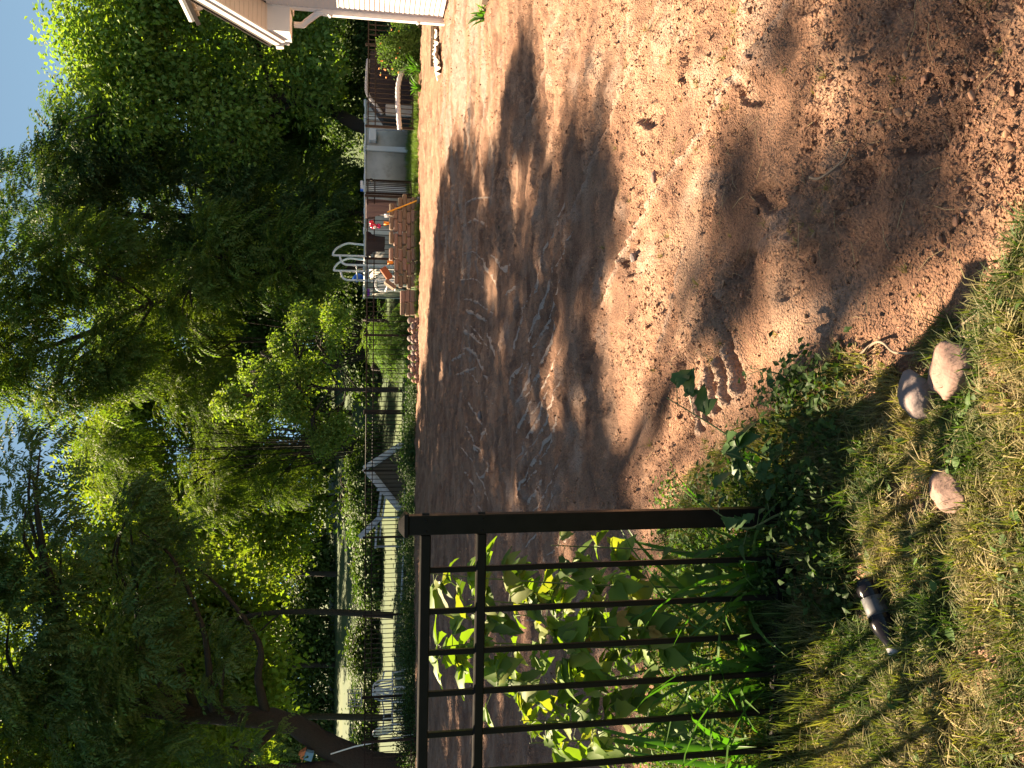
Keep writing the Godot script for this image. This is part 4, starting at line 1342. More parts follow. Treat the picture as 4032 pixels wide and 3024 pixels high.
func cup(called: String, label: String, at: Vector3, r: float, h: float, m: Material) -> Node3D:
	var t := thing(called, label, "cup", at)
	part("body", lathe([Vector2(0.0, 0.0), Vector2(r * 0.72, 0.0), Vector2(r, h), Vector2(r * 0.94, h), Vector2(r * 0.68, 0.006)], 16), m, t)
	part("lip", lathe([Vector2(r * 0.95, h - 0.003), Vector2(r * 1.06, h - 0.003), Vector2(r * 1.06, h + 0.004), Vector2(r * 0.95, h + 0.004)], 16), m, t)
	return t

var stack_top := 0.0

func yard_things() -> void:
	var g := 0.09
	solo("towel", cloth([[-0.26, 0.24], [-0.22, 0.24], [-0.12, 0.23], [-0.02, 0.21]], 0.74, 0.028, 4), M.towel, "brown towel hanging over the far fence beside the gate", "towel", Transform3D(Basis(Vector3.UP, 0.2), Vector3(4.20, g + 1.195, -20.245)))
	solo("black_shirt", cloth([[-0.30, 0.31], [-0.31, 0.30], [-0.22, 0.21], [-0.21, 0.20], [-0.20, 0.19]], 0.46, 0.022, 9), M.black_cloth, "black shirt hanging over the far fence behind the pavers", "shirt", Transform3D(Basis(Vector3.UP, 0.2), Vector3(3.38, g + 1.195, -20.42)))
	# a red foil toy on the fence
	var t := thing("foil_balloon", "shiny red foil balloon tied to the far fence", "balloon", Vector3(3.80, 1.04, -20.22))
	t.scale = Vector3.ONE * 0.8
	part("lobe", stone_mesh(Vector3(0.17, 0.20, 0.12), 63, 0.05), M.red, t, Transform3D(Basis.IDENTITY, Vector3(-0.03, 0.10, 0.03)))
	part("lobe", stone_mesh(Vector3(0.15, 0.13, 0.12), 64, 0.05), M.red, t, Transform3D(Basis.IDENTITY, Vector3(0.07, 0.16, 0.03)))
	part("tail", stone_mesh(Vector3(0.16, 0.12, 0.10), 65, 0.1), M.pink, t, Transform3D(Basis(Vector3.BACK, 0.5), Vector3(-0.02, -0.06, 0.04)))
	part("patch", stone_mesh(Vector3(0.10, 0.10, 0.05), 66, 0.05), M.resin, t, Transform3D(Basis.IDENTITY, Vector3(-0.07, 0.07, 0.075)))
	part("knot", tube_mesh([Vector3(0, 0.19, 0.03), Vector3(0.0, 0.235, 0.02)], [0.02, 0.006], 6), M.resin, t)
	# sledgehammer
	t = thing("sledgehammer", "sledgehammer standing on its head, yellow handle leaning on the pavers", "hammer", Vector3(4.16, g, -18.93))
	part("head", box_mesh(Vector3(0.07, 0.065, 0.19), 0.014), M.steel, t, Transform3D(Basis(Vector3.UP, 0.9), Vector3(0, 0.04, 0)))
	part("handle", tube_mesh([Vector3(0, 0.06, 0), Vector3(-0.15, 0.42, -0.05), Vector3(-0.28, 0.74, -0.10)], [0.020, 0.017, 0.019], 10), M.yellow, t)
	# white corrugated drain pipe
	var pts := smooth_path([Vector3(7.95, 0.10, -19.15), Vector3(7.72, 0.20, -19.2), Vector3(7.40, 0.43, -19.3), Vector3(6.97, 0.57, -19.35), Vector3(6.63, 0.59, -19.4), Vector3(6.30, 0.57, -19.5), Vector3(5.96, 0.53, -19.62)], 12)
	var rad := []
	for i in pts.size():
		rad.append(0.056 + 0.006 * sin(i * 1.9))
	t = thing("drain_pipe", "white corrugated drain pipe bending out of the weeds to the fence post", "pipe", pts[0])
	part("hose", tube_mesh(pts.map(func(p): return p - pts[0]), rad, 14, 0.0, false), M.drain_pipe, t)
	part("opening", tube_mesh([pts[-1] - pts[0] + Vector3(0.05, 0.008, 0.02), pts[-1] - pts[0] + Vector3(-0.001, 0.0, 0.0)], [0.05, 0.05], 14), M.hole, t)
	part("strap", tube_mesh([pts[-3] - pts[0], pts[-3] - pts[0] + Vector3(0.0, -0.05, -0.20)], [0.012, 0.012], 6), M.hole, t)
	# covered lounge behind the fence
	t = thing("covered_lounger", "dark cover with grey padded edge behind the far fence", "lounger", Vector3(7.4, g, -21.6))
	part("cover", prism([Vector2(-0.62, 0.0), Vector2(0.95, 0.0), Vector2(0.95, 1.12), Vector2(-0.12, 1.14), Vector2(-0.62, 0.78)], 0.9), M.cover, t)
	part("edge", tube_mesh(smooth_path([Vector3(0.75, 1.17, 0.42), Vector3(0.3, 1.2, 0.44), Vector3(-0.12, 1.19, 0.45), Vector3(-0.4, 0.98, 0.46), Vector3(-0.62, 0.82, 0.46)], 5), taper(21, 0.05, 0.045), 10), M.resin_grey, t)
	part("leg", box_mesh(Vector3(0.28, 0.74, 0.08), 0.02), M.resin_grey, t, Transform3D(Basis.IDENTITY, Vector3(-0.52, 0.37, 0.50)))
	# bushes and flowers by the house
	var f := sapling_cluster("flowering_bush", "leggy bush with orange flowers beside the house corner", [Vector3(8.05, g, -19.15), Vector3(7.75, g, -19.1), Vector3(7.5, g, -19.2)], 1.05, 401)
	for k in 16:
		part("flower", stone_mesh(Vector3(0.05, 0.035, 0.05), 70 + k % 3, 0.2, 5, 7), M.flower, f, Transform3D(Basis.IDENTITY, Vector3(rnd(-1.1, 0.1), rnd(0.45, 0.95), rnd(-0.1, 0.25))))
	sapling_cluster("flowering_bush", "low leafy bush hugging the house downspout", [Vector3(8.4, g, -18.9), Vector3(8.7, g, -18.9)], 0.75, 402)
	strap_plant("day_lily", "clump of day lilies under the white drain pipe", Vector3(7.15, g, -18.95), 34, 0.55, 0.03, Vector2(0.2, 0.1), M.strap, 403)
	strap_plant("day_lily", "bright broad-leaved clump by the pipe's middle", Vector3(6.7, g, -18.9), 22, 0.36, 0.06, Vector2(-0.1, 0.2), M.strap, 404)
	# willowy bush at the middle of the fence
	tree("willow_bush", "feathery light green bush growing through the far fence", "", [Vector3(0.98, g - 0.05, -21.3), Vector3(1.0, 0.5, -21.3), Vector3(1.02, 0.9, -21.3)], 0.03, 0.012, [],
		[[Vector3(1.55, 0.75, -21.3), Vector3(0.48, 0.5, 0.35), 130], [Vector3(0.95, 0.85, -21.25), Vector3(0.5, 0.5, 0.35), 140], [Vector3(0.52, 0.55, -21.3), Vector3(0.38, 0.38, 0.3), 80], [Vector3(1.3, 0.4, -21.1), Vector3(0.6, 0.3, 0.3), 90]], "willow", "leaf_bright", Color(0.15, 0.25, 0.07), 410, 0.42)
	get_node("willow_bush").set_meta("category", "bush")
	# torn scrap and edging by the downspout
	var st := begin()
	st.set_smooth_group(0)
	var q := []
	for i in 9:
		var row := []
		for j in 17:
			var v := Vector2(j / 16.0 - 0.5, i / 8.0 - 0.5)
			row.append(Vector3(v.x * 0.95, 0.05 + 0.10 * n3.get_noise_2d(v.x * 5.0, v.y * 6.0) + 0.06 * (0.5 - absf(v.x)), v.y * 0.30 * (1.0 + 0.8 * n3.get_noise_2d(v.x * 4.0 + 9.0, 2.0))))
		q.append(row)
	for i in 8:
		for j in 16:
			quad(st, q[i + 1][j], q[i + 1][j + 1], q[i][j + 1], q[i][j])
	solo("torn_fabric", done(st), M.scrap, "pale torn fabric scrap crumpled on the soil beyond the downspout", "fabric", Transform3D(Basis(Vector3.UP, 0.35), Vector3(5.75, 0.06, -14.35)))
	for k in 2:
		solo("edging_board", bar_mesh(Vector3(-0.45, 0, 0), Vector3(0.45, 0, 0), 0.05, 0.11, 0.006), M.old_wood, ["weathered edging board sticking out behind the house corner, nearer one", "weathered edging board sticking out behind the house corner, farther one"][k], "board", Transform3D(Basis(Vector3.UP, 0.1 - 0.12 * k), Vector3(6.15, 0.13, -14.6 - 0.32 * k)), "edging boards by the house")
	# weed and two offcuts near the house
	strap_plant("weed_clump", "small green weed clump on bare soil below the house window", Vector3(4.15, land(4.1, -9.2), -9.2), 18, 0.22, 0.035, Vector2.ZERO, M.strap, 405)
	for k in 2:
		solo("paver_offcut", box_mesh(Vector3(0.22, 0.07, 0.1), 0.006), M["paver%d" % (k * 2)], ["broken paver lying flat beside the weed clump", "broken paver tipped up beside the weed clump"][k], "brick", Transform3D(Basis(Vector3.UP, 0.4 + k) * Basis(Vector3.BACK, 0.35 * k), Vector3(4.25 + 0.16 * k, 0.06 + 0.05 * k, -8.95 - 0.2 * k)))

func sapling_cluster(called: String, label: String, bases: Array, h: float, sd: int) -> Node3D:
	rng.seed = sd
	var b0: Vector3 = bases[0]
	var t := thing(called, label, "bush", b0)
	var xfs := []
	var cols := []
	for b in bases:
		for k in 5:
			var top: Vector3 = b - b0 + Vector3(rnd(-0.35, 0.3), h * rnd(0.6, 1.0), rnd(-0.2, 0.25))
			var p := smooth_path([b - b0, (b - b0).lerp(top, 0.5) + Vector3(rnd(-0.06, 0.06), 0, 0), top], 4)
			part("stem", tube_mesh(p, taper(p.size(), 0.007, 0.003), 5), M.stem, t)
			for j in 26:
				var f := rnd(0.1, 1.0)
				var at: Vector3 = p[int(f * (p.size() - 1))]
				xfs.append(crown_xf(at + Vector3(rnd(-0.12, 0.12), rnd(-0.1, 0.06), rnd(-0.12, 0.12)) * (1.4 - f), Vector3(rnd(-1, 1), 0, rnd(-1, 1)), rnd(0.22, 0.42)))
				var v := rnd(0.7, 1.2)
				cols.append(Color(0.12 * v, 0.21 * v, 0.05 * v))
	copies("foliage", sprigs.small[0], M.leaf_bright, xfs, cols, t).set_meta("kind", "stuff")
	return t

func pavers() -> void:
	# loosely stacked concrete pavers: seven courses, with a lower stack at the left end
	rng.seed = 31
	var L := 0.30
	var H := 0.097
	var W := 0.17
	var mesh := box_mesh(Vector3(L - 0.018, H - 0.002, W), 0.022)
	var x0 := 2.22
	var y0 := 0.085
	var courses := [[7, 0.02], [7, 0.0], [7, -0.05], [7, 0.06], [7, -0.02], [6, 0.05]]
	for c in courses.size():
		var n: int = courses[c][0]
		for k in n:
			var x: float = x0 + courses[c][1] + (k + 0.5) * L * 0.985
			var y := y0 + (c + 0.5) * H
			var o := solo("paver", mesh, M["paver%d" % (rng.randi() % 5)], "tan concrete paver, %s from the left in the %s course of the long stack" % [ordinal(k), ["bottom", "second", "third", "fourth", "fifth", "sixth"][c]], "paver",
				Transform3D(Basis(Vector3.UP, rnd(-0.09, 0.09)) * Basis(Vector3.BACK, rnd(-0.02, 0.02)), Vector3(x + rnd(-0.008, 0.008), y + 0.02 * sin(x * 2.1) * c / 6.0, -19.2 + rnd(-0.03, 0.03))), "pavers in the long stack")
			o.set_meta("category", "paver")
	var top := y0 + 6 * H + 0.012
	var loose := [[3.98, 0.0, "right paver"], [3.66, 0.0, "second paver from the right"], [3.34, 0.0, "third paver from the right"], [2.96, 0.0, "half-hidden paver left of the middle"]]
	for e in loose:
		solo("paver", mesh, M["paver%d" % (rng.randi() % 5)], "%s lying on top of the long stack" % e[2], "paver", Transform3D(Basis(Vector3.UP, rnd(-0.1, 0.1)), Vector3(e[0], top + H * 0.5, -19.2)), "pavers in the long stack")
	stack_top = top
	# rusty-red block and thin piece leaning at the left end of the top
	solo("red_block", box_mesh(Vector3(0.30, 0.15, 0.14), 0.012), M.rust, "reddish block leaning on top of the paver stack's left part", "brick", Transform3D(Basis(Vector3.BACK, 0.62), Vector3(2.52, top + 0.155, -19.2)))
	solo("paver", mesh, M.paver1, "thin-looking paver leaning steeply beside the reddish block", "paver", Transform3D(Basis(Vector3.BACK, 0.95) * Basis(Vector3.RIGHT, 0.3), Vector3(2.26, top + 0.07, -19.2)), "pavers in the long stack")
	# the lower stack
	for c in 4:
		for k in 2:
			solo("paver", box_mesh(Vector3(0.28, 0.105, 0.17), 0.013), M["paver%d" % (rng.randi() % 5)], "%s paver in the %s course of the short left stack" % [["left", "right"][k], ["bottom", "second", "third", "top"][c]], "paver",
				Transform3D(Basis(Vector3.UP, rnd(-0.08, 0.08)), Vector3(1.70 + 0.285 * k + rnd(-0.01, 0.01), 0.085 + 0.055 + c * 0.108, -19.12 + rnd(-0.03, 0.03))), "pavers in the short stack")
	# cups on the stack
	var t := cup("plastic_cup", "clear lidded drink cup with straw on the paver stack", Vector3(3.83, top + H, -19.17), 0.042, 0.11, M.clear_cup)
	part("straw", tube_mesh([Vector3(0, 0.01, 0), Vector3(0.012, 0.20, 0)], [0.004, 0.004], 6), M.resin, t)
	part("drink", lathe([Vector2(0, 0.008), Vector2(0.028, 0.008), Vector2(0.035, 0.06), Vector2(0, 0.06)], 12), M.resin, t)
	cup("plastic_cup", "orange cup on the paver stack beside the clear cup", Vector3(3.66, top + H, -19.17), 0.045, 0.12, M.orange)
	cup("plastic_cup", "orange cup alone on the middle of the paver stack", Vector3(2.76, top, -19.15), 0.045, 0.13, M.orange)
	# a heap of field stones at the end
	var kinds := []
	for k in 6:
		kinds.append(stone_mesh(Vector3(1, 0.8, 0.9), 40 + k, 0.3))
	var rows := [["lower", 16, 0.07, 0.14], ["middle", 12, 0.15, 0.15], ["upper", 7, 0.23, 0.14]]
	for r in rows:
		for k in int(r[1]):
			var f: float = (k + 0.5) / r[1]
			var x := lerpf(0.02, 1.48, f) + rnd(-0.02, 0.02) + (0.06 if r[0] == "upper" else 0.0)
			var s: float = r[3] * rnd(0.7, 1.25)
			var m: Material = [M.stone_red, M.stone_pink, M.stone_grey, M.stone_red][rng.randi() % 4]
			solo("field_stone", kinds[rng.randi() % 6], m, "%s stone from the left in the %s row of the rubble heap" % [ordinal(k) if k < 12 else ["thirteenth", "fourteenth", "fifteenth", "sixteenth"][k - 12], r[0]], "stone",
				Transform3D(Basis.from_euler(Vector3(rnd(-0.5, 0.5), rnd(0, TAU), rnd(-0.5, 0.5))).scaled(Vector3.ONE * s), Vector3(x, 0.09 + r[2] - 0.02, -18.85 - 0.09 * (r[2] - 0.07) * 10.0 * rnd(0.3, 1.0))), "stones in the rubble heap")

func behind_fence_left() -> void:
	# white gable boards of a collapsed shed roof
	var z := -24.0
	var t := thing("shed_gable", "white gable boards over a dark collapsed shed front", "shed", Vector3(-2.6, 0.09, z))
	var apex := Vector3(0.17, 1.22, 0)
	for e in [Vector3(0.85, 0.16, 0.0), Vector3(-1.02, 0.22, 0.0)]:
		var d: Vector3 = (e - apex).normalized()
		part("gable_board", bar_mesh(apex, e, 0.04, 0.15, 0.006), M.white_board, t)
		part("gable_board", bar_mesh(apex + Vector3(0, -0.13, -0.05) + d * 0.1, e + Vector3(0, -0.06, -0.05), 0.03, 0.12, 0.005), M.white_board, t)
		if e.x > 0:
			for k in 5:
				part("bolt", stone_mesh(Vector3.ONE * 0.03, 5, 0.1, 5, 7), M.hole, t, Transform3D(Basis.IDENTITY, apex.lerp(e, 0.2 + 0.16 * k) + Vector3(-0.02, -0.1, 0.0)))
	part("front", prism([Vector2(0.72, 0.0), Vector2(0.72, 0.26), Vector2(0.15, 1.02), Vector2(-0.86, 0.24), Vector2(-0.86, 0.0)], 0.05), M.old_wood, t, Transform3D(Basis.IDENTITY, Vector3(0, 0, -0.16)))
	for k in 6:
		part("plank", box_mesh(Vector3(0.20, 0.5 if k < 4 else 0.3, 0.03), 0.004), M.old_wood, t, Transform3D(Basis(Vector3.BACK, 0.1 * (k % 3 - 1)), Vector3(-0.5 + 0.23 * k, 0.28, -0.115)))
	# white bench rails beside it
	t = thing("white_rails", "white rail section with a slanting white board on the sunlit lawn", "railing", Vector3(-4.1, 0.09, -25.1))
	part("slanting_board", bar_mesh(Vector3(0.1, 0.72, 0), Vector3(-0.5, 1.34, 0), 0.04, 0.16, 0.006), M.white_board, t)
	for e in [[0.95, 0.70, 0.12, 0.80, 0.07], [0.95, 0.55, 0.1, 0.66, 0.05], [-0.05, 0.83, -0.85, 0.87, 0.06], [-0.05, 0.70, -0.6, 0.74, 0.04]]:
		part("rail", bar_mesh(Vector3(e[0], e[1], -0.05), Vector3(e[2], e[3], -0.05), 0.04, e[4], 0.005), M.white_board, t)
	for x in [0.9, 0.06, -0.8]:
		part("leg", bar_mesh(Vector3(x, 0.0, -0.09), Vector3(x, 0.84, -0.09), 0.05, 0.05, 0.005, Vector3.BACK), M.white_board, t)
	solo("white_pole", tube_mesh([Vector3(-3.05, 0.16, -23.6), Vector3(-4.8, 0.15, -24.4), Vector3(-6.6, 0.17, -25.4)], [0.035, 0.03, 0.03], 8), M.white_board, "long white pole lying along the lawn behind the fence", "pole")
	# chairs in a heap
	resin_chair(Vector3(-8.2, 0.09, -22.9), 0.8, 0.0, "white plastic chair at the right of the chair heap behind the left fence", "white chairs heaped behind the left fence")
	resin_chair(Vector3(-8.75, 0.09, -23.0), -0.5, 0.0, "white plastic chair in the middle of the heap behind the left fence", "white chairs heaped behind the left fence")
	resin_chair(Vector3(-9.2, 0.09, -22.8), 2.4, 0.0, "white plastic chair next to the leaning trunk in the heap", "white chairs heaped behind the left fence")
	# wire basket on a post
	t = thing("wire_basket", "grey wire basket standing on the far fence post", "basket", Vector3(-7.85, 1.337, -21.0))
	for y in [0.01, 0.17, 0.33]:
		for e in [[-0.15, 0.12, 0.17, 0.12], [-0.15, -0.12, 0.17, -0.12], [-0.15, -0.12, -0.15, 0.12], [0.17, -0.12, 0.17, 0.12]]:
			part("wire", tube_mesh([Vector3(e[0], y, e[1]), Vector3(e[2], y, e[3])], [0.011, 0.011], 6), M.resin_grey, t)
	for e in [[-0.15, 0.12], [0.17, 0.12], [-0.15, -0.12], [0.17, -0.12], [0.01, 0.12]]:
		part("wire", tube_mesh([Vector3(e[0], 0.0, e[1]), Vector3(e[0], 0.34, e[1])], [0.011, 0.011], 6), M.resin_grey, t)
	part("base", box_mesh(Vector3(0.33, 0.012, 0.25), 0.0), M.resin_grey, t, Transform3D(Basis.IDENTITY, Vector3(0.01, 0.0, 0)))
	solo("white_stick", tube_mesh([Vector3(-8.32, 0.12, -19.75), Vector3(-8.60, 1.5, -19.95), Vector3(-8.75, 2.05, -19.98)], [0.018, 0.017, 0.015], 7), M.vinyl, "thin white stick leaning against the thick leaning trunk", "stick")
	t = thing("bird_house", "small blue and orange bird house fixed to the leaning trunk", "bird house", Vector3(-8.72, 2.55, -19.93))
	part("body", box_mesh(Vector3(0.20, 0.20, 0.16), 0.01), mat("pale_blue", lin(0.16, 0.33, 0.50), 0.6), t, Transform3D(Basis(Vector3.BACK, -0.3), Vector3.ZERO))
	part("roof", prism([Vector2(-0.15, 0.0), Vector2(0.15, 0.0), Vector2(0.0, 0.13)], 0.2), mat("pale_orange", lin(0.62, 0.20, 0.07), 0.6), t, Transform3D(Basis(Vector3.BACK, -0.3), Vector3(0.03, 0.10, 0)))
	part("entrance", lathe([Vector2(0.0, 0.0), Vector2(0.025, 0.0), Vector2(0.025, 0.006), Vector2(0.0, 0.006)], 10), M.hole, t, Transform3D(Basis(Vector3.RIGHT, PI / 2), Vector3(0.0, 0.02, 0.079)))
	# weeds along the foot of the fence
	rng.seed = 510
	var xfs := []
	var cols := []
	for k in 2600:
		var x := rnd(-10.5, 0.3)
		var lush := clampf(0.5 + 1.2 * n1.get_noise_2d(x * 0.9, 4.0), 0.05, 1.0)
		if rng.randf() > lush + 0.25:
			continue
		var back := ss(-0.6, -3.0, x) * 1.9
		var z2 := -19.7 - back * rng.randf() - rnd(0.0, 0.8) + (0.9 * ss(-3.0, -9.0, x))
		var s := rnd(0.25, 0.6)
		xfs.append(crown_xf(Vector3(x, 0.09 + 0.55 * lush * rng.randf() * rng.randf(), z2), Vector3(rnd(-1, 1), 0.5, rnd(-1, 1)), s))
		var v := rnd(0.6, 1.2)
		cols.append(Color(0.05 * v, 0.10 * v, 0.028 * v))
	var o := copies("weeds", sprigs.broad[1], M.leaf_deep, xfs, cols, self)
	o.set_meta("kind", "stuff")
	o.set_meta("label", "low green weeds along the foot of the far fence")
	o.set_meta("category", "weeds")
	# rough grass in the gate opening and along the soil's far edge
	var tf := tuft(0.16, 12, 61)
	xfs = []
	cols = []
	for k in 3000:
		var x := rnd(3.2, 6.9) if k % 3 else rnd(0.0, 9.5)
		var z2 := (-19.75 - 4.5 * pow(rng.randf(), 1.6)) if k % 3 else rnd(-19.9, -19.3)
		if k % 3 == 0 and x > 1.5 and x < 4.3:
			z2 = rnd(-19.05, -18.85)
		xfs.append(Transform3D(Basis(Vector3.UP, rng.randf() * TAU).scaled(Vector3.ONE * rnd(0.5, 1.3)), Vector3(x, 0.08, z2)))
		var v := rnd(0.7, 1.3)
		cols.append(Color(0.15 * v, 0.22 * v, 0.05 * v))
	o = copies("rough_grass", tf, M.grass_blade, xfs, cols, self)
	o.set_meta("kind", "stuff")
	o.set_meta("label", "rough green grass in the gate opening and round the paver stack")
	o.set_meta("category", "grass")

func tuft(h: float, n: int, sd: int, w := 0.005, splay := 0.9) -> ArrayMesh:
	var r := RandomNumberGenerator.new()
	r.seed = sd
	var st := begin()
	st.set_smooth_group(0)
	for i in n:
		var a := r.randf() * TAU
		var d := Vector3(cos(a), 0, sin(a))
		var s := Vector3(-d.z, 0, d.x) * w * r.randf_range(0.6, 1.3) * 0.5
		var p := d * r.randf() * h * 0.25
		var hh := h * r.randf_range(0.5, 1.2)
		var lean := r.randf_range(0.1, 1.0) * splay
		var p1 := p + Vector3(0, hh * 0.55, 0) + d * hh * lean * 0.25
		var p2 := p + Vector3(0, hh * (1.0 - lean * 0.35), 0) + d * hh * lean * 0.85
		var v := r.randf_range(0.7, 1.3)
		st.set_color(Color(v * r.randf_range(0.9, 1.2), v, v * 0.9))
		quad(st, p - s, p + s, p1 + s * 0.8, p1 - s * 0.8)
		tri(st, p1 - s * 0.8, p1 + s * 0.8, p2)
	return done(st)

# ---------------------------------------------------------------- close to the camera
func near_plants() -> void:
	# box-elder seedlings behind the near fence, lit through from behind
	var v3 := func(a: Array) -> Array:
		return a.map(func(e): return Vector3(e[0], e[1], e[2]))
	sapling("box_elder_sapling", "backlit leafy sapling behind the second and third pickets", "sapling", [v3.call([[-0.72, 0.0, -2.75], [-0.68, 0.5, -2.7], [-0.64, 0.85, -2.66], [-0.60, 1.12, -2.62]]), v3.call([[-0.74, 0.0, -2.78], [-0.78, 0.5, -2.8], [-0.72, 0.98, -2.75]]), v3.call([[-0.76, 0.0, -2.8], [-0.84, 0.4, -2.85], [-0.82, 0.8, -2.9]])], 22, 0.112, M.leaf_near, 601)
	sapling("box_elder_sapling", "backlit leafy sapling behind the fourth picket", "sapling", [v3.call([[-0.95, 0.0, -2.85], [-0.92, 0.5, -2.8], [-0.88, 0.9, -2.78], [-0.86, 1.08, -2.7]]), v3.call([[-0.97, 0.0, -2.85], [-1.02, 0.55, -2.75], [-1.0, 0.92, -2.68]]), v3.call([[-0.9, 0.0, -2.8], [-0.86, 0.35, -2.68], [-0.84, 0.7, -2.6]])], 22, 0.115, M.leaf_near, 602)
	sapling("box_elder_sapling", "lower leafy sapling between the post and second picket", "sapling", [v3.call([[-0.60, 0.0, -2.7], [-0.56, 0.35, -2.68], [-0.53, 0.72, -2.66]])], 12, 0.105, M.leaf_near, 603)
	sapling("box_elder_sapling", "leafy sapling with drooping pale leaves behind the fifth picket", "sapling", [v3.call([[-1.18, 0.0, -2.8], [-1.15, 0.45, -2.72], [-1.1, 0.82, -2.66]]), v3.call([[-1.2, 0.0, -2.85], [-1.28, 0.4, -2.9], [-1.26, 0.75, -2.85]])], 17, 0.11, M.leaf_near, 604)
	sapling("dying_weed", "weed with withered yellow leaves behind the third picket", "weed", [v3.call([[-0.82, 0.0, -2.62], [-0.80, 0.35, -2.6], [-0.78, 0.62, -2.58]])], 5, 0.06, M.leaf_dry, 605)
	# tall weed right of the post
	sapling("tall_weed", "leafy weed leaning over the soil just right of the post", "weed", [v3.call([[-0.27, 0.0, -2.34], [-0.20, 0.16, -2.36], [-0.12, 0.28, -2.40], [-0.04, 0.40, -2.46]]), v3.call([[-0.28, 0.0, -2.33], [-0.24, 0.15, -2.30], [-0.20, 0.27, -2.28]])], 6, 0.085, M.leaf_vine, 606)
	sapling("vine", "dark leafy vine climbing across the foot of the post", "vine", [v3.call([[-0.36, 0.0, -2.28], [-0.38, 0.12, -2.27], [-0.42, 0.22, -2.27], [-0.38, 0.30, -2.28], [-0.33, 0.36, -2.29]])], 9, 0.06, M.leaf_vine, 607, false)
	sapling("feathery_weed", "low feathery weed at the grass edge near the track print", "weed", [v3.call([[0.02, 0.0, -2.30], [0.03, 0.07, -2.33], [0.05, 0.13, -2.37]]), v3.call([[0.0, 0.0, -2.30], [-0.02, 0.07, -2.36], [-0.02, 0.11, -2.43]])], 12, 0.032, M.leaf_vine, 608)
	# strap-leaved clumps
	strap_plant("iris_clump", "strap-leaved iris clump behind the second picket", Vector3(-0.66, 0.02, -2.52), 20, 0.52, 0.022, Vector2(0.25, 0.2), M.strap, 611)
	strap_plant("iris_clump", "strap-leaved iris clump arching behind the fourth picket", Vector3(-0.92, 0.02, -2.5), 24, 0.58, 0.024, Vector2(0.4, 0.1), M.strap, 612)
	strap_plant("iris_clump", "strap-leaved iris clump at the left end of the near fence", Vector3(-1.22, 0.02, -2.55), 26, 0.62, 0.026, Vector2(0.2, 0.1), M.strap, 613)
	strap_plant("iris_clump", "broad strap leaves between the first picket and the post", Vector3(-0.53, 0.02, -2.48), 12, 0.46, 0.022, Vector2(-0.2, -0.1), M.strap, 614)
	# low broadleaf weeds behind the fence
	rng.seed = 620
	var xfs := []
	var cols := []
	for k in 700:
		var p := Vector2(rnd(-1.9, -0.42), rnd(-3.5, -2.4))
		xfs.append(crown_xf(Vector3(p.x, soil(p.x, p.y) + rnd(0.0, 0.26) * rng.randf() * ss(-0.3, -1.1, p.x) * 1.6, p.y), Vector3(rnd(-1, 1), 0.4, rnd(-1, 1)), rnd(0.09, 0.20)))
		var v := rnd(0.7, 1.3)
		cols.append(Color(0.09 * v, 0.16 * v, 0.04 * v))
	for k in 420:
		var p := Vector2(rnd(-0.62, 0.06), rnd(-2.75, -2.05))
		if p.x > -0.12 + 0.7 * (p.y + 2.45):
			continue
		xfs.append(crown_xf(Vector3(p.x, soil(p.x, p.y) + 0.22 * rng.randf() * rng.randf(), p.y), Vector3(rnd(-1, 1), 0.4, rnd(-1, 1)), rnd(0.10, 0.22)))
		var v := rnd(0.6, 1.1)
		cols.append(Color(0.06 * v, 0.11 * v, 0.03 * v))
	var o := copies("weeds", sprigs.broad[0], M.leaf_bright, xfs, cols, self)
	o.name = "low_weeds"
	o.set_meta("kind", "stuff")
	o.set_meta("label", "tangle of low weeds at the foot of the near fence")
	o.set_meta("category", "weeds")

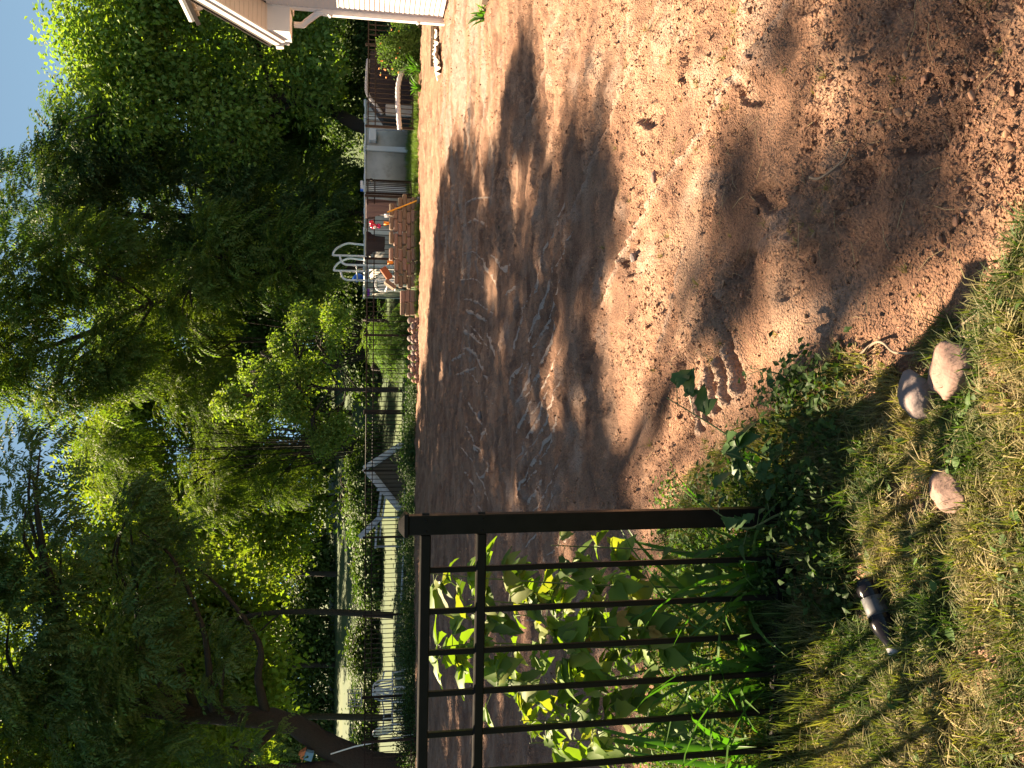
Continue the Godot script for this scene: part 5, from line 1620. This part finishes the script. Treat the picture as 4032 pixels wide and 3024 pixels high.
func near_ground() -> void:
	# grass, half green and half straw
	rng.seed = 700
	var tufts := [tuft(0.065, 14, 71, 0.0032, 1.4), tuft(0.045, 18, 72, 0.0026, 2.0)]
	for kind in 2:
		var xfs := []
		var cols := []
		var tries := 0
		while xfs.size() < 9500 and tries < 60000:
			tries += 1
			var d := rnd(1.15, 3.7)
			var x := rnd(-0.62, 0.42) * (d + 0.6)
			var inn := grass_inside(x, -d) + 0.10 * n2.get_noise_2d(x * 6.0, d * 6.0)
			if inn < -0.02 or (inn < 0.12 and rng.randf() > inn * 7.0 + 0.15):
				continue
			var bare := n1.get_noise_2d(x * 3.0 + 7, d * 3.0)
			if bare > 0.22 and rng.randf() < 0.8:
				continue
			var dry := clampf(0.42 + 1.1 * n1.get_noise_2d(x * 2.2, d * 2.2 + 30) + rnd(-0.35, 0.35) + (0.2 if kind == 1 else -0.1), 0.0, 1.0)
			var v := rnd(0.7, 1.25)
			var c := Color(0.07, 0.11, 0.038).lerp(Color(0.33, 0.265, 0.14), dry)
			cols.append(Color(c.r * v, c.g * v, c.b * v))
			var b := Basis(Vector3.UP, rng.randf() * TAU) * Basis(Vector3.RIGHT, rnd(-0.5, 0.5))
			var tall := 1.0 + 1.6 * exp(-pow((d - 2.4) / 0.3, 2.0)) * ss(0.15, -0.3, x) * rng.randf()
			xfs.append(Transform3D(b.scaled(Vector3(1, tall, 1) * rnd(0.6, 1.25)), Vector3(x, soil(x, -d) - 0.004, -d)))
		var o := copies("grass", tufts[kind], M.grass_blade, xfs, cols, self)
		o.name = "grass" if kind == 0 else "dry_grass"
		o.set_meta("kind", "stuff")
		o.set_meta("label", "patchy green lawn grass in the foreground" if kind == 0 else "matted straw-coloured grass in the foreground")
		o.set_meta("category", "grass")
	# clover and small broad leaves among the grass
	var xfs2 := []
	var cols2 := []
	while xfs2.size() < 900:
		var d := rnd(1.2, 3.0)
		var x := rnd(-0.62, 0.3) * (d + 0.6)
		if grass_inside(x, -d) < 0.08 or n1.get_noise_2d(x * 2.5 - 20, d * 2.5) < -0.1:
			continue
		xfs2.append(Transform3D(look(Vector3(rnd(-1, 1), rnd(0.0, 0.6), rnd(-1, 1)), rnd(-0.5, 0.5)).scaled(Vector3.ONE * rnd(0.012, 0.036)), Vector3(x, soil(x, -d) + rnd(0.01, 0.04), -d)))
		var v := rnd(0.7, 1.3)
		cols2.append(Color(0.10 * v, 0.17 * v, 0.05 * v))
	var o2 := copies("broadleaf_weeds", leaves[1], M.leaf_bright, xfs2, cols2, self)
	o2.set_meta("kind", "stuff")
	o2.set_meta("label", "small broad weed leaves scattered through the foreground grass")
	o2.set_meta("category", "weeds")
	# loose crumbs and clods
	rng.seed = 720
	var lump := stone_mesh(Vector3.ONE, 83, 0.75, 6, 9)
	var xfs := []
	var cols := []
	while xfs.size() < 62000:
		var d := 1.1 + 13.0 * pow(rng.randf(), 2.2)
		var x := rnd(-0.5, 0.52) * (d + 0.8)
		if grass_inside(x, -d) > 0.12:
			continue
		var rough := clampf(0.6 + 1.1 * n1.get_noise_2d(x * 1.3 + 90, -d * 1.3 - 30) + 0.5 * n2.get_noise_2d(x * 5.0, d * 5.0), 0.08, 1.0)
		if rng.randf() > rough:
			continue
		var s := 0.004 + 0.013 * pow(rng.randf(), 2.6) + (0.024 * rng.randf() if rng.randf() < 0.03 else 0.0)
		s *= 1.0 + d * 0.05
		xfs.append(Transform3D(Basis.from_euler(Vector3(rng.randf() * 6, rng.randf() * 6, rng.randf() * 6)).scaled(Vector3(1, rnd(0.6, 1.0), rnd(0.7, 1.2)) * s), Vector3(x, soil(x, -d) + s * 0.22, -d)))
		var v := rnd(0.75, 1.3)
		cols.append(Color(0.28 * v, 0.15 * v * rnd(0.95, 1.1), 0.09 * v))
	var cm := mat("crumb", Color.WHITE, 0.95)
	cm.vertex_color_use_as_albedo = true
	var o := copies("soil_crumbs", lump, cm, xfs, cols, self)
	o.set_meta("kind", "stuff")
	o.set_meta("label", "loose crumbs and clods lying on the bare soil")
	o.set_meta("category", "clods")
	# straws and bits of root on the soil
	xfs = []
	cols = []
	var straw := tube_mesh([Vector3(-0.05, 0, 0), Vector3(0, 0.004, 0.006), Vector3(0.05, 0, 0)], [0.0008, 0.001, 0.0006], 4)
	while xfs.size() < 420:
		var d := rnd(1.2, 4.2)
		var x := rnd(-0.3, 0.5) * (d + 0.6)
		if grass_inside(x, -d) > 0.05:
			continue
		xfs.append(Transform3D(Basis.from_euler(Vector3(rnd(-0.1, 0.1), rng.randf() * TAU, rnd(-0.25, 0.25))).scaled(Vector3.ONE * rnd(0.3, 1.1)), Vector3(x, soil(x, -d) + 0.006, -d)))
		cols.append(Color(0.40, 0.30, 0.16) * rnd(0.6, 1.1))
	o = copies("straw_litter", straw, cm, xfs, cols, self)
	o.set_meta("kind", "stuff")
	o.set_meta("label", "bits of straw scattered on the near soil")
	o.set_meta("category", "straw")
	xfs = []
	cols = []
	while xfs.size() < 70:
		var d := rnd(1.3, 4.5)
		var x := rnd(-0.1, 0.5) * (d + 0.6)
		if grass_inside(x, -d) > -0.05 or n1.get_noise_2d(x * 2.0 + 60, d * 2.0) < 0.05:
			continue
		xfs.append(Transform3D(Basis(Vector3.UP, rng.randf() * TAU) * Basis(Vector3.RIGHT, rnd(-1.1, 1.1)).scaled(Vector3.ONE * rnd(0.4, 1.0)), Vector3(x, soil(x, -d), -d)))
		cols.append(Color(0.36, 0.28, 0.15) * rnd(0.5, 1.0))
	o = copies("dry_tufts", tufts[1], M.grass_blade, xfs, cols, self)
	o.set_meta("kind", "stuff")
	o.set_meta("label", "torn dry grass tufts lying on the near soil")
	o.set_meta("category", "grass")
	# three stones in the grass
	for e in [["smooth greyish stone touching the larger pink stone in the grass", Vector3(-0.015, 0, -1.76), Vector3(0.125, 0.085, 0.095), 91, "stone_grey", 0.3], ["largest smooth pink stone lying in the grass", Vector3(0.045, 0, -1.63), Vector3(0.155, 0.08, 0.11), 92, "stone_pink", -0.5], ["small pinkish stone alone in the grass with a leaf on it", Vector3(-0.235, 0, -1.64), Vector3(0.11, 0.07, 0.09), 93, "stone_pink", 0.8]]:
		var p: Vector3 = e[1]
		p.y = soil(p.x, p.z) + e[2].y * 0.36
		solo("field_stone", stone_mesh(e[2], e[3], 0.34, 18, 28, 0.4), M[e[4]], e[0], "stone", Transform3D(Basis(Vector3.UP, e[5]), p), "stones in the foreground grass")
	# larger pale stones and clods out on the soil
	for e in [["pale stone at the rim of the sunlit soil band", 0.95, -3.62, 0.05], ["reddish stone on the soil nearest the picture corner", 1.02, -1.85, 0.045], ["white chip of stone on sunlit soil below the long ridge", 0.62, -3.85, 0.045], ["small whitish stone on the shaded middle soil", -0.35, -9.3, 0.09]]:
		solo("soil_stone", stone_mesh(Vector3(1.2, 0.7, 0.9) * e[3], 95 + int(e[3] * 900), 0.3), M.stone_grey if "whit" in e[0] else M.stone_pink, e[0], "stone", Transform3D(Basis.IDENTITY, Vector3(e[1], soil(e[1], e[2]) + e[3] * 0.22, e[2])))
	# the dark bottle
	var a := Vector3(-0.495, 0, -1.93)
	var b := Vector3(-0.65, 0, -1.83)
	a.y = soil(a.x, a.z) + 0.045
	b.y = soil(b.x, b.z) + 0.035
	var t := thing("bottle", "dark plastic drink bottle lying on its side in the grass", "bottle", a)
	var d := (b - a).normalized()
	var sx := d.cross(Vector3.UP).normalized()
	t.basis = Basis(sx, d, sx.cross(d)).scaled_local(Vector3(0.95, 0.84, 0.95))
	part("body", lathe([Vector2(0.0, 0.004), Vector2(0.022, 0.0), Vector2(0.031, 0.008), Vector2(0.0325, 0.03), Vector2(0.0315, 0.05), Vector2(0.0295, 0.055), Vector2(0.0295, 0.115), Vector2(0.032, 0.12), Vector2(0.0325, 0.135), Vector2(0.030, 0.155), Vector2(0.022, 0.178), Vector2(0.014, 0.198), Vector2(0.0125, 0.212), Vector2(0.0, 0.212)], 28), M.bottle_dark, t)
	part("label", lathe([Vector2(0.0298, 0.057), Vector2(0.0302, 0.058), Vector2(0.0302, 0.112), Vector2(0.0298, 0.113)], 28), M.bottle_label, t)
	part("cap", lathe([Vector2(0.0128, 0.208), Vector2(0.0148, 0.208), Vector2(0.0148, 0.224), Vector2(0.0125, 0.226), Vector2(0.0, 0.226)], 20), M.resin_grey, t)
	# the dead vine along the edge of the grass
	for e in [["dead forked vine lying along the grass edge beside the stones", [0.07, -2.04, 0.11, -1.96, 0.11, -1.9, 0.085, -1.86, 0.08, -1.79, 0.085, -1.72, 0.11, -1.63, 0.10, -1.55], 0.0045], ["short dead twig beyond the vine's near end", [0.12, -1.67, 0.15, -1.59, 0.18, -1.51, 0.24, -1.42], 0.003], ["thin curved root lying on shaded soil", [0.62, -2.27, 0.60, -2.20, 0.63, -2.12, 0.66, -2.10], 0.004]]:
		var ps := []
		var q: Array = e[1]
		for i in range(0, q.size(), 2):
			ps.append(Vector3(q[i], soil(q[i], q[i + 1]) + 0.018 + 0.008 * sin(i * 1.7), q[i + 1]))
		ps = smooth_path(ps, 5)
		solo("dead_vine", tube_mesh(ps, taper(ps.size(), e[2], e[2] * 0.5), 7, 0.25), M.twig, e[0], "twig")
